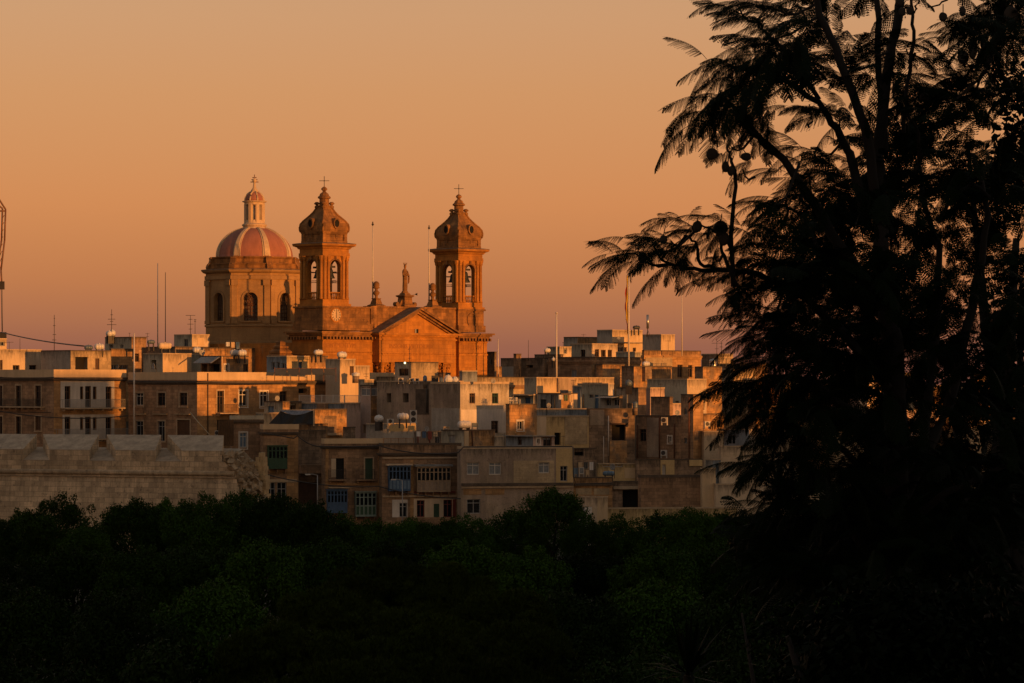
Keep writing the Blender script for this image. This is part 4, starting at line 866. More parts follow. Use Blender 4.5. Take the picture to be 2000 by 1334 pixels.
house('M17', 'rooftop_hut', 'blue grey rooftop hut with a corrugated roof and a lit cream end', 988, 1041, 1083, 851, 389, m='pink_plaster', mL='blue_grey_plaster', feats=[o('L',1011,853,1019,869,WN), o('R',1048,857,1054,866,WWS), o('R',1061,854,1078,872,'door-wood_brown-glass_dark'), ('ledge','L',986,849,1041,851,'corrugated',.5), ('ledge','R',1041,849,1084,851,'corrugated',.3)], group=G3)
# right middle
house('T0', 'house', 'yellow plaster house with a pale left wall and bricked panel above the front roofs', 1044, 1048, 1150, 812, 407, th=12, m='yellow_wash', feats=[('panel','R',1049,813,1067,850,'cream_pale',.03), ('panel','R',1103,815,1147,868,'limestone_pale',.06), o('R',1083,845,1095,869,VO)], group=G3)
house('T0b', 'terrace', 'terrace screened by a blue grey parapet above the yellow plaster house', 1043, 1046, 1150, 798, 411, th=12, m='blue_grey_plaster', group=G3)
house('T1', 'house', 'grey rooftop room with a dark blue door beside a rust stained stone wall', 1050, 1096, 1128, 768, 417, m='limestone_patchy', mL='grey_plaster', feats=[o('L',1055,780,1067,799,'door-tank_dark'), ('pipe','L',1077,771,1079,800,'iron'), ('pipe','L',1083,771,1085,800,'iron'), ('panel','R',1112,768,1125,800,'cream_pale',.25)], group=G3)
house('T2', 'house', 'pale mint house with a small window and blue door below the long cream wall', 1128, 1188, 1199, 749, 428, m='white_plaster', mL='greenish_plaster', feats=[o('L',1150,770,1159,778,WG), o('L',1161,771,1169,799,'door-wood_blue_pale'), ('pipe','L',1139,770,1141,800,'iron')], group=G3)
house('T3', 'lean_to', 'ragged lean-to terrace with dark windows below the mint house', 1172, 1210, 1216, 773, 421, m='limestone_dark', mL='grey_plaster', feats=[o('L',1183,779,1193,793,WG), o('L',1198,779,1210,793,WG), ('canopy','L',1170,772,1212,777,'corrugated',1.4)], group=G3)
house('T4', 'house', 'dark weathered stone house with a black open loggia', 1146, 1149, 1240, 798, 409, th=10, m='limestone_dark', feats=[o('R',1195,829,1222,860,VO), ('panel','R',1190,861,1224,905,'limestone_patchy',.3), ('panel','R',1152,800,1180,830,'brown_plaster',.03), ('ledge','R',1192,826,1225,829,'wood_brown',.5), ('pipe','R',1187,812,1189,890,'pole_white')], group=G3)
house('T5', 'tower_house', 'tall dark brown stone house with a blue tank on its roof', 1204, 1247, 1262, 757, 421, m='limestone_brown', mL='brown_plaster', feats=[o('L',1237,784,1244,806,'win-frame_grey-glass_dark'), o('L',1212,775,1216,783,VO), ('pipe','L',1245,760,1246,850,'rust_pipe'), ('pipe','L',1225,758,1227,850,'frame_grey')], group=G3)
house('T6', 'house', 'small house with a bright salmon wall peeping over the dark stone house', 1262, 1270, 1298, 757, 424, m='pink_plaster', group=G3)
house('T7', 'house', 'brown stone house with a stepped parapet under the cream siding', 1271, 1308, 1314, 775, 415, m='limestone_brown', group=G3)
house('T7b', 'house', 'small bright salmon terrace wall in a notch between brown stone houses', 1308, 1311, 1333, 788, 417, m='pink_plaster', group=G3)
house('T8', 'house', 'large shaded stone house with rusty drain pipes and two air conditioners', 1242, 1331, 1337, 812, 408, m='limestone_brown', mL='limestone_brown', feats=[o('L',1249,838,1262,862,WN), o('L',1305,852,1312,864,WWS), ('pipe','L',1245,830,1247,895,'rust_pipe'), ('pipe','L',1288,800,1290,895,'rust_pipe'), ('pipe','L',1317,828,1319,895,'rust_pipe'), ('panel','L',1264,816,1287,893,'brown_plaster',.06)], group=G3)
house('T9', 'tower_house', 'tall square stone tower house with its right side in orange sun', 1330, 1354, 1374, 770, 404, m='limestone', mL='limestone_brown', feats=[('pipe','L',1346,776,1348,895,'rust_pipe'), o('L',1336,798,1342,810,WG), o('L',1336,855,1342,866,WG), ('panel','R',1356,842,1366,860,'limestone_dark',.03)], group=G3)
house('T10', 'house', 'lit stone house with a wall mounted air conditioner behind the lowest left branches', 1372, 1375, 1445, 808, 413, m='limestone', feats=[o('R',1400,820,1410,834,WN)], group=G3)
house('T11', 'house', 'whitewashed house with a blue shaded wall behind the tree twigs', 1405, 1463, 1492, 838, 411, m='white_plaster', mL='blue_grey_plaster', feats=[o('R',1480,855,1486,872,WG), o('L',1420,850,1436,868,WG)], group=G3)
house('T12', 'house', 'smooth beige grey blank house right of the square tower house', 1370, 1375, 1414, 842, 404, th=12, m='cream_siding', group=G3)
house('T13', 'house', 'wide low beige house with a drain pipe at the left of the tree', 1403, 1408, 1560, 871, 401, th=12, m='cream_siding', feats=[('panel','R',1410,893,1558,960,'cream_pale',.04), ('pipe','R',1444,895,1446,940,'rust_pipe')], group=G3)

# ------------------------------------------------------------------ the front row above the park
G4 = 'old stone houses of the front row'
house('F1', 'townhouse', 'front row house with a dark green enclosed balcony', 508, 514, 583, 829, 388, th=14, m='limestone_brown', feats=[('gallarija','R',522,871,559,913,'wood_green',5), o('R',521,942,537,990,'door-frame_grey-glass_dark'), o('R',541,942,559,990,'door-frame_grey-glass_dark'), ('panel','R',517,936,580,942,'trim_stone',.1), ('ledge','R',516,920,582,923,'limestone',.12), ('panel','R',560,848,582,990,'limestone',.05), ('pipe','R',514,848,516,990,'black_stain')], cor=[(844,.3,.2,'black_stain')], group=G4, capm='cream', cap=.6)
house('F1b', 'townhouse', 'recessed dark house with a slab terrace beside the green balcony', 577, 582, 636, 840, 394, th=14, m='limestone_dark', feats=[('ledge','R',584,907,634,924,'limestone_brown',1.6), o('R',583,942,619,985,'door-wood_brown')], group=G4)
house('F2', 'townhouse', 'front row house with two iron balconies above two timber balconies', 628, 634, 747, 857, 386, th=14, m='limestone_brown', feats=[o('R',656,895,672,936,'door-void-void'), ('panel','R',647,896,656,932,'cream_pale',.06), ('balcony','R',640,917,674,936,'iron','limestone_brown',.9), o('R',713,895,728,936,'door-wood_green-wood_green-sur'), ('balcony','R',694,917,730,936,'iron','limestone_brown',.9), ('gallarija','R',637,957,676,999,'wood_blue',6), ('gallarija','R',692,961,732,1006,'wood_sage',5,'wood_green'), ('ledge','R',635,944,746,947,'limestone',.16), ('panel','R',636,874,642,1010,'limestone',.05), ('panel','R',738,874,745,1010,'limestone',.05), ('ledge','R',640,951,680,953,'trim_stone',.9)], cor=[(871,.3,.2,'black_stain')], group=G4, capm='cream', cap=.6)
house('F3', 'townhouse', 'front row house with a blue and a beige enclosed balcony, red ground floor', 740, 746, 901, 866, 385, th=14, m='limestone_brown', feats=[('gallarija','R',757,910,799,956,'wood_blue',6,'wood_blue_pale'), ('gallarija','R',812,912,877,958,'wood_beige',8,'brown_plaster'), ('ledge','R',809,959,889,963,'wood_red',.12), ('panel','R',766,976,796,1010,'white_plaster',.05), o('R',780,982,795,1010,'door-frame_grey-glass_dark'), ('panel','R',808,974,888,1010,'cream_pale',.04), o('R',814,977,829,1010,'door-wood_red-glass_dark'), o('R',847,984,858,1010,'door-wood_green'), o('R',866,976,883,1010,'door-wood_red-glass_dark'), ('ledge','R',747,893,900,895,'trim_stone',.15), ('ledge','R',753,906,803,909,'cream_pale',1.0), ('ledge','R',808,907,881,911,'corrugated',1.0), ('panel','R',801,898,808,1010,'limestone',.04), ('ledge','R',747,968,900,970,'trim_stone',.2), ('panel','R',884,975,890,1010,'wood_red',.06)], cor=[(885,.3,.2,'black_stain')], group=G4, cap=.2)
house('F4', 'townhouse', 'wide front row house with white framed windows and a stained string course', 893, 900, 1120, 872, 383, th=14, m='brown_plaster', feats=[o('R',912,903,936,927,'win-frame_white-curtain'), o('R',955,903,979,927,'win-frame_white-curtain'), ('panel','R',1015,911,1037,937,'limestone_pale',.08), ('panel','R',1003,900,1082,948,'limestone_pale',.03), o('R',1052,903,1073,924,'win-frame_white-curtain'), o('R',1094,910,1108,940,'door-frame_grey-glass_dark'), o('R',912,975,938,1003,'win-frame_grey-glass_dark'), ('ledge','R',898,944,1119,948,'black_stain',.35), ('ledge','R',898,949,1119,952,'trim_stone',.25), ('panel','R',905,955,940,966,'limestone',.05), ('panel','R',948,955,985,966,'limestone',.05), ('panel','R',1086,876,1119,944,'yellow_wash',.04)], group=G4, cap=.3)
house('F5', 'townhouse', 'low front row house with a cluttered terrace right of the stained string course', 1116, 1120, 1196, 932, 387, th=14, m='limestone', feats=[('ledge','R',1121,944,1195,948,'black_stain',.3), ('panel','R',1125,954,1155,966,'limestone_pale',.05), ('panel','R',1160,954,1190,966,'limestone_pale',.05)], group=G4)
house('F5b', 'rooftop_room', 'cream terrace room with a lattice window above the cluttered terrace', 1165, 1168, 1246, 905, 396, th=12, m='yellow_wash', feats=[o('R',1177,899,1196,912,WG), o('R',1198,899,1216,912,WG), ('panel','R',1220,914,1245,934,'cream',.05)], group=G4)
house('F5c', 'ruined_house', 'dark collapsed corner house between the front row and the dark stone house', 1113, 1118, 1165, 875, 401, th=12, m='limestone_dark', feats=[o('R',1122,876,1140,890,VO)], group=G4)
house('F6', 'ruined_house', 'dark recessed ground floor opening beside the blank brown wall', 1190, 1195, 1256, 940, 389, th=12, m='limestone_dark', feats=[o('R',1216,957,1250,992,VO), ('ledge','R',1197,950,1250,955,'trim_stone',.4)], group=G4)
house('F7', 'house', 'blank brown block wall house above the right of the park', 1246, 1252, 1372, 928, 384, th=10, m='limestone_brown', feats=[], group=G4, cap=.3)
house('F7b', 'house', 'dark stone terrace house with a cream door bay behind the blank brown wall', 1240, 1244, 1372, 897, 396, th=10, m='limestone_dark', feats=[('panel','R',1290,898,1317,930,'yellow_wash',.1), o('R',1293,907,1300,930,'door-frame_white'), ('panel','R',1346,898,1377,910,'yellow_wash',.15)], group=G4)
house('F8', 'house', 'plain cream rendered house with a small oval vent beside the blank brown wall', 1368, 1372, 1398, 914, 383, th=10, m='cream', feats=[], group=G4)
house('F9', 'house', 'low cream house front half hidden by the lowest tree branches', 1394, 1398, 1600, 945, 382, th=8, m='cream_pale', feats=[('pipe','R',1396,930,1399,1010,'frame_grey')], group=G4)
house('F10', 'kiosk', 'small cream utility building standing among the treetops', 1128, 1166, 1187, 970, 356, m='cream', mL='cream_siding', feats=[], group=G4)
house('F10b', 'utility_cabinet', 'grey white metal cabinet left of the small cream utility building', 1120, 1142, 1156, 988, 352, m='frame_white', mL='frame_grey', group=G4)
house('F11', 'terrace_wall', 'long low cream wall at the park edge behind the treetops', 1180, 1184, 1440, 992, 358, th=8, m='yellow_wash', dep=2, group=G4)
house('X1', 'rooftop_room', 'small grey rooftop cabin right of the cream door bay', 1378, 1392, 1408, 897, 398, m='blue_grey_plaster', mL='grey_plaster', group=G3)
house('X2', 'rooftop_room', 'low cream rooftop wall with slots beside the small grey cabin', 1404, 1409, 1436, 903, 398, m='cream_pale', feats=[o('R',1414,906,1418,913,VO), o('R',1421,906,1425,913,VO)], group=G3)
house('X4', 'chimney', 'square chimney box on the long low dark house', 1003, 1008, 1018, 691, 507, m='limestone_brown', group=G3, zb=0, cat='chimney')
house('X5', 'rooftop_room', 'tiny blue grey rooftop box left of the mint house', 1094, 1110, 1116, 762, 424, m='blue_grey_plaster', group=G3)
house('X6', 'rooftop_room', 'tiny blue tinted room at the left corner of the mint house', 1118, 1134, 1136, 753, 427, m='blue_grey_plaster', group=G3)
house('X7', 'rooftop_room', 'small stone stair box on the yellow and dark stone roofs', 1225, 1234, 1240, 788, 414, m='limestone_dark', group=G3)
house('X8', 'rooftop_room', 'pale stair box behind the brown house with small dark windows', 700, 712, 730, 741, 424, m='cream', mL='greenish_plaster', group=G3)
house('X9', 'rooftop_room', 'weathered stone stair box left of the grey metal sided box', 858, 866, 880, 728, 438, m='limestone', mL='limestone_dark', group=G3, zb=-5)
# houses glimpsed through the tree on the right
G5 = 'sunlit houses glimpsed through the tree'
random.seed(21)
mm = ['limestone','cream','limestone_patchy','pink_plaster','cream_pale','limestone_pale']
WHERE = ['just right of the pale cream block','behind the first dense boughs','under the upper left boughs','behind the middle of the tree crown','behind the main fork of the tree','behind the thick trunk','just right of the thick trunk','behind the right half of the crown','left of the right hand dark tree','at the far right edge']
for i in range(10):
    xc = 1478+i*54; yt = random.choice([728,742,735,752]); Dd = 440+random.random()*25; w2 = random.randint(44,64)
    ws = [o('R', xc+w2*.3, yt+14, xc+w2*.45, yt+36, WN), o('R', xc+w2*.65, yt+14, xc+w2*.8, yt+36, WN)]
    house('S%d' % i, 'house', ('%s house ' % random.choice(['sunlit orange stone','low orange lit stone','bright flat roofed'])) + WHERE[i], xc-16, xc, xc+w2, yt, Dd, m=mm[i % 6], feats=ws, group=G5)
for i in range(8):
    xc = 1500+i*66; yt = random.choice([800,812,790,822]); Dd = 405+random.random()*14; w2 = random.randint(56,76)
    ws = [o('R', xc+w2*.25, yt+18, xc+w2*.4, yt+44, WN), o('R', xc+w2*.6, yt+18, xc+w2*.75, yt+44, WWS)]
    house('S1%d' % i, 'house', 'lower shaded house ' + WHERE[i], xc-16, xc, xc+w2, yt, Dd, m=mm[(i*5+1) % 6], feats=ws, group=G5)

# ------------------------------------------------------------------ things on the roofs
def tank(px, yb, D, wpx, hpx, label, m='tank_white', az=20, vertical=False, group='water tanks on the roofs', name='water_tank'):
    sc = D/F; r = hpx*sc*.5*.86; l = wpx*sc; p_ = at(px, yb, D); root = thing(name, label, 'water tank', p_, R(az), group)
    b_ = MB(); lg = .16*r/.5
    if vertical:
        r = l/2; h = hpx*sc; prof = [(r*.96, .02), (r, .08), (r, h*.3), (r*.97, h*.33), (r, h*.36), (r, h*.63), (r*.97, h*.66), (r, h*.69), (r, h*.86), (r*.6, h*.96), (.15, h), (.15, h+.05)]
        b_.lathe(prof, 18); b_.build('barrel', m, root); s_ = MB(); s_.lathe([(r*.9, -.9), (r*.9, .02)], 10); s_.build('plinth', 'limestone_dark', root); return root
    n = 18; prof = [(-l/2, .01), (-l/2+.02, r*.45), (-l/2+.14, r*.85), (-l/2+.28, r), (-l*.17, r), (-l*.16, r*.95), (-l*.14, r), (l*.14, r), (l*.16, r*.95), (l*.17, r), (l/2-.28, r), (l/2-.14, r*.85), (l/2-.02, r*.45), (l/2, .01)]
    b_.loft([[(a, q*math.cos(2*math.pi*j/n), r+lg+q*math.sin(2*math.pi*j/n)) for j in range(n)] for a, q in prof], smooth=True)
    b_.lathe([(r*.25, r*2+lg-.04), (r*.25, r*2+lg+.06), (.02, r*2+lg+.08)], 10); b_.build('barrel', m, root)
    s_ = MB(); 
    for a in (-l*.3, l*.3): s_.box(a-.06, a+.06, -r*.7, r*.7, -.9, lg+r*.25)
    s_.build('cradle', 'iron', root); return root
tank(213, 659, 471, 14, 13, 'white ribbed tank on the tallest rooftop house at left', az=-60); tank(219, 659, 473, 12, 15, 'second white ribbed tank behind the first on the tallest left roof', az=-60)
tank(173, 685, 452, 17, 11, 'blue grey tank lying on the roof of the loggia house', 'tank_blue', az=15); tank(194, 685, 453, 19, 14, 'pair sized white tank beside the blue grey tank on the loggia house', az=15)
tank(295, 673, 466, 16, 9, 'small dark blue tank on the grey stone rooftop', 'tank_blue'); tank(322, 684, 455, 28, 15, 'cream tank glowing in the sun on a stone roof left of the dome', 'cream_pale', az=30)
tank(385, 691, 455, 17, 13, 'white tank beside the satellite dish left of the blue awning', az=10); tank(458, 697, 448, 17, 14, 'left one of the white tanks on the stone house below the dome', az=15); tank(473, 697, 447, 18, 14, 'right one of the white tanks on the stone house below the dome', az=15)
tank(622, 695, 441, 19, 12, 'white tank on the stone rooftop left of the stair room', az=30); tank(668, 701, 434, 20, 14, 'white tank on top of the cream stair room', az=30)
tank(740, 827, 395, 20, 16, 'white ribbed tank on the grey rooftop room', az=60); tank(787, 822, 396, 23, 15, 'grey white tank raised beside the twin air conditioners', az=10); tank(907, 839, 391, 29, 17, 'long white tank with a round pale end in front of the big pale house', az=35)
tank(1262, 717, 470, 16, 11, 'white tank on the orange stone cube house', az=25); tank(1243, 644, 524, 15, 8, 'dark tank on the highest penthouse', 'tank_dark', az=20); tank(1069, 690, 512, 13, 10, 'white tank left of the small bright cream room', az=20)
tank(1228, 757, 421, 15, 15, 'blue tank on the tall dark brown stone house', 'tank_blue', az=70); tank(1081, 707, 494, 7, 9, 'small white tank in front of the dark stone house', az=50)
tank(1393, 716, 480, 15, 15, 'upright steel barrel on the mottled stone block', 'steel', vertical=True); tank(695, 735, 431, 16, 7, 'low round white basin on the roof before the church', vertical=True)
tank(1189, 931, 392, 24, 11, 'pale blue tank lying on the cluttered terrace', 'wood_blue_pale', az=5); tank(830, 745, 405, 8, 11, 'blue plastic barrel on the roof of the stained brown house', 'plastic_blue', vertical=True, name='barrel')
tank(1241, 797, 410, 10, 12, 'grey round drum beside the black open loggia', 'tank_blue', vertical=True, name='barrel')
def acunit(px, yb, D, wpx, hpx, label, az=14, fans=1):
    sc = D/F; w_, h_ = wpx*sc, hpx*sc; root = thing('air_conditioner', label, 'air conditioner', at(px, yb, D), R(az), 'air conditioning units')
    b_ = MB(); b_.box(-w_/2, w_/2, 0, .35, 0, h_); b_.box(-w_/2, -w_/2+.06, 0, .4, -.3, -.001); b_.box(w_/2-.06, w_/2, 0, .4, -.3, -.001); b_.build('casing', 'ac_white', root)
    for i in range(fans):
        f_ = MB(); zz = h_*(i+.5)/fans; r_ = min(w_, h_/fans)*.40; f_.loft([[(-.04+r_*math.cos(j*math.pi/8), -d, zz+r_*math.sin(j*math.pi/8)) for j in range(16)] for d in (.004, .03)]); f_.build('fan', 'iron', root)
acunit(147, 764, 429, 10, 9, 'small unit on the upper white plaster panel over the bastion', 45); acunit(148, 822, 429, 10, 9, 'small unit on the lower white plaster panel over the bastion', 45)
acunit(763, 827, 394, 13, 9, 'single unit with a round fan right of the ribbed tank'); acunit(808, 826, 393, 13, 25, 'tall unit with two stacked fans beside the raised tank', 14, 2)
acunit(783, 745, 405, 10, 7, 'left most unit on the roof of the stained brown house', 0); acunit(804, 745, 405, 10, 6, 'unit left of the blue barrel on the stained brown house', 0); acunit(815, 745, 405, 7, 6, 'narrow unit directly beside the blue barrel', 0)
acunit(1297, 826, 405, 12, 11, 'upper unit on the wall with rusty drain pipes', -20); acunit(1296, 890, 405, 12, 11, 'lower unit on the wall with rusty drain pipes', -20); acunit(1382, 833, 409, 13, 10, 'unit on the lit stone wall near the left twigs', 30); acunit(424, 850, 395, 9, 9, 'unit beside the dark doorway behind the broken bastion end', 0)
def antenna(px, yb, yt, D, label, bars=(), r=.035, m='iron', stays=0):
    root, h_ = pole(px, yb, yt, D, r, label, m=m, name='antenna', cat='antenna', group='antennas over the roofs', r2=r*.7); 
    for i, (f_, wd_) in enumerate(bars): b_ = MB(); b_.tube([(-wd_/2, (.2 if i % 2 else 0), h_*f_), (wd_/2, 0, h_*f_)], r*.7, 4); b_.build('crossbar', m, root)
antenna(106, 685, 615, 452, 'tall thin antenna on the loggia house roof', ((.7,.35),(.45,.5),(.3,.6),(.9,.2)), .05)
antenna(218, 647, 604, 472, 'antenna with crossbars above the two white ribbed tanks', ((.55,1.1),(.3,1.4),(.45,.5),(.75,.4)), .05)
antenna(372, 654, 616, 473, 'antenna with a wide top bar on the whitewashed box', ((1,1.4),(.8,.6),(.55,.9),(.3,.5)), .045); antenna(381, 654, 623, 473, 'shorter plain antenna right of the wide topped one', ((.95,.4),(.85,.3)), .045)
antenna(253, 658, 650, 470, 'stubby aerial on the roof right of the ribbed tanks', ((.9,.3),)); antenna(1032, 700, 664, 505, 'single thin aerial on the long low dark house', (), .04)
antenna(1400, 692, 661, 498, 'antenna with a long crossbar left of the tree boughs', ((.7,1.6),(.35,.6)), .04); antenna(1409, 692, 668, 498, 'short aerial next to the long crossbar antenna', ((.9,.4),(.6,.5)), .05)
antenna(800, 735, 676, 434, 'thin antenna standing before the church portico', ((.9,.5),(.6,.5),(.75,.3)), .04); antenna(1100, 677, 668, 514, 'short aerial on the small bright cream room', ((.9,.3),)); antenna(18, 682, 667, 453, 'short aerial on the left edge cream house', ((.9,1.2),)); antenna(39, 682, 661, 453, 'second aerial on the left edge cream house')
for px, yb, yt, D_, lb, bars in ((288,668,650,470,'on the grey stone rooftop house',((.9,.6),(.6,.4))),(427,680,661,463,'on the rust coloured stone house',((.95,.8),(.7,.4))),(512,695,676,450,'left of the pale blue grey rooftop house',((.9,.7),)),(560,695,672,441,'on the pale blue grey rooftop house',((.85,.7),(.6,.5))),(600,740,700,430,'on the long solar panel roof',((.95,.5),)),(715,752,728,426,'by the glazed lilac tower',((.9,.8),(.7,.5))),(760,745,722,412,'at the left of the stained brown house roof',((.95,.6),)),(945,746,722,402,'at the right of the big pale house roof',((.9,.8),(.65,.5))),(1000,770,748,422,'above the dark green terrace shed',((.9,.5),)),(1120,770,742,420,'above the blue door room',((.95,.7),(.7,.5))),(1150,750,726,430,'on the mint house',((.9,.6),)),(1215,757,730,423,'on the tall dark brown house',((.9,.9),(.7,.6),(.5,.4))),(1290,775,748,418,'on the stepped parapet house',((.9,.6),)),(1350,740,716,434,'on the siding clad house',((.92,.7),(.7,.4))),(1305,684,664,492,'behind the arched parapet',((.9,.9),)),(1140,671,652,518,'on the white penthouse',((.9,.8),(.6,.6))),(1225,644,622,524,'on the highest penthouse',((.9,.7),)),(660,857,836,390,'on the front row house with iron balconies',((.9,.5),)),(850,866,842,388,'on the blue balcony house',((.95,.7),(.7,.4))),(985,872,846,387,'at the left of the corrugated hut',((.9,.6),)),(1100,872,850,388,'right of the corrugated hut',((.9,.5),)),(470,812,790,395,'on the shaded house behind the bastion end',((.9,.7),(.6,.4)))):
    antenna(px, yb, yt, D_, 'thin television aerial '+lb, bars, .03)
pole(308, 690, 514, 500, .09, 'tall lit mast left of the dome with fine stays', name='mast', cat='mast', group='masts left of the dome', r2=.05); pole(323, 690, 532, 505, .07, 'dark mast directly right of the lit mast', m='iron', name='mast', cat='mast', group='masts left of the dome')
pole(262, 858, 651, 396, .12, 'white flagpole standing in front of the long stone house', r2=.08); pole(1087, 745, 612, 440, .12, 'white flagpole right of the church', top='cap', r2=.09); pole(973, 740, 662, 478, .10, 'thin pale pole beside the right corner of the church', name='pole', cat='pole')
pole(1332, 690, 565, 488, .10, 'tall pale pole behind the townhouse with tall windows', r2=.05); pole(1179, 905, 852, 397, .05, 'thin white pipe above the cluttered terrace', name='pole', cat='pole'); pole(1014, 738, 697, 480, .09, 'dark iron pole on the long low dark house', m='iron', name='pole', cat='pole')
fp, fh = pole(1228, 716, 534, 458, .13, 'white flagpole with a furled yellow and red flag', r2=.09)
fl = MB(); n = 16
for c0, c1, mi in ((0, .62, 0), (.62, 1, 1)):
    fl.cur = mi; rings = []
    for i in range(n+1):
        z = fh-.3-i/n*8.3; wv = .10+.42*math.sin(math.pi*min(1, i/n*1.1))*.7+.05*math.sin(i*1.7)
        rings.append([(-.12-wv*a+.04*math.sin(i*1.3+a*5), .10*math.sin(a*9+i*.5), z) for a in (c0, (c0+c1)/2, c1)]+[(-.12-wv*a+.04*math.sin(i*1.3+a*5), .05+.10*math.sin(a*9+i*.5), z) for a in (c1, (c0+c1)/2, c0)])
    fl.loft(rings)
flg = fl.build('flag', ['flag_yellow', 'flag_red'], None, fp.location); tag(flg, 'furled yellow and red flag hanging down its pole', 'flag')
# mobile antenna on the cream cube
ma = thing('mobile_antenna', 'thick cylindrical mobile antenna on braced legs over the cream cube house', 'antenna', at(1265, 654, 512), 0); q = MB(); q.tube([(0,0,1.0),(0,0,3.2)], .21, 10); q.build('radome', 'steel', ma)
q = MB(); q.tube([(0,0,-.3),(0,0,1.0)], .07)
for a in range(3): q.tube([(0,0,.8),(.45*math.cos(a*2.1),.45*math.sin(a*2.1),-.3)], .035)
q.build('mount', 'iron', ma)
def lamp(px, yb, yt, D, arm, label):
    root, h_ = pole(px, yb, yt, D, .07, label, m='frame_grey', name='street_lamp', cat='street lamp', group='street lamps in front of the houses', r2=.05)
    q_ = MB(); q_.tube([(0,0,h_-.02), (arm*.5,-.2,h_+.12), (arm,-.4,h_+.1)], .045); q_.build('arm', 'frame_grey', root); q_ = MB(); q_.box(arm-.3, arm+.3, -.55, -.28, h_+.02, h_+.16); q_.build('lamp_head', 'ac_white', root)
lamp(786, 1030, 938, 372, -1.0, 'street lamp in front of the blue enclosed balcony'); lamp(620, 1000, 928, 374, -1.1, 'street lamp in front of the recessed terrace house')
# lit bulb on the rooftop room
bm_ = bpy.data.materials.new('lamp_glow'); bm_.use_nodes = True; e_ = bm_.node_tree.nodes['Principled BSDF']; e_.inputs['Emission Color'].default_value = (1, .85, .45, 1); e_.inputs['Emission Strength'].default_value = 3; MT['lamp_glow'] = bm_
lp = thing('wall_lamp', 'small glowing lamp on the grey rooftop room before the church', 'lamp', at(791, 709, 437.2), 0); q = MB(); q.lathe([(.02,-.12),(.12,-.06),(.14,.03),(.08,.12),(.02,.14)], 10, (0,-.45)); q.build('bulb', 'lamp_glow', lp); q = MB(); q.tube([(0,.3,.2),(0,-.45,.2)], .03); q.build('bracket', 'iron', lp)
def dish(px, y, D, rpx, az, label):
    r = rpx*D/F; root = thing('satellite_dish', label, 'satellite dish', at(px, y, D), R(az), 'satellite dishes on the roofs'); q_ = MB(); rings = []
    for k_ in range(5): a = k_/4; rings.append([(r*a*math.cos(j*math.pi/8)+.001, -.25+.3*(1-a*a)*r, r*1.05*a*math.sin(j*math.pi/8)) for j in range(16)])
    for k_ in range(4, -1, -1): a = k_/4; rings.append([(r*a*math.cos(j*math.pi/8)+.001, -.22+.3*(1-a*a)*r, r*1.05*a*math.sin(j*math.pi/8)) for j in range(16)])
    q_.loft(rings, smooth=True); q_.build('reflector', 'frame_grey', root); q_ = MB(); q_.tube([(0,-.1,0),(0,.3,-.2),(0,.3,-1.4)], .035); q_.tube([(0,-.1,-r*.8),(0,-.9*r-.2,0)], .02); q_.build('mount', 'iron', root)
dish(393, 687, 452, 7, 40, 'large tilted dish next to the white tank left of the blue awning'); dish(302, 716, 443, 6, -50, 'tilted dish in front of the dark doorway of the cream house'); dish(962, 744, 398, 5, 20, 'small round dish on the corner of the big pale house')
dish(1198, 912, 391, 6, -30, 'pale dish leaning over the cluttered terrace'); dish(1208, 648+12, 519, 3, 10, 'tiny dish under the highest penthouse')
dish(1070, 792, 410, 5, 30, 'small dish by the dark blue door of the grey room')
dish(835, 838, 392, 5, -20, 'grey dish over the red framed pergola')
dish(540, 778, 420, 5, 30, 'small dish on the low grey beige house')
dish(1322, 806, 404, 5, 15, 'dish on the stone house with rusty pipes')
dish(232, 716, 455, 4, -40, 'small dish on the low orange stone rooftop house')
# plastic chairs on the terrace
def chair(px, yb, D, az, label):
    root = thing('plastic_chair', label, 'chair', at(px, yb, D), R(az), 'white plastic terrace chairs'); q_ = MB(); q_.box(-.24,.24,-.24,.24,.42,.46); q_.build('seat', 'frame_white', root)
    q_ = MB(); q_.box(-.24,.24,.2,.24,.462,.52); q_.box(-.24,.24,.2,.24,.82,.88)
    for k_ in range(4): q_.box(-.24+k_*.147, -.2+k_*.147, .2, .24, .521, .819)
    q_.build('backrest', 'frame_white', root)
    for a, b in ((-1,-1),(1,-1),(-1,1),(1,1)): q_ = MB(); q_.tube([(a*.21,b*.21,.42),(a*.25,b*.25,0)], .03, 5); q_.build('leg', 'frame_white', root)
    q_ = MB(); 
    for a in (-1, 1): q_.box(a*.24-.02, a*.24+.02, -.24, .2, .64, .67); q_.box(a*.24-.02, a*.24+.02, -.24, -.2, .461, .639)
    q_.build('armrest', 'frame_white', root)
z3t = (HY-789)/F*397; 
for i, (px, az) in enumerate(((999, 20), (1006, -20), (1012, 70))): chair(px, 790, 398.3, az, ['leftmost of the three white chairs on the terrace', 'middle one of the three white chairs on the terrace', 'rightmost of the three white chairs on the terrace'][i])
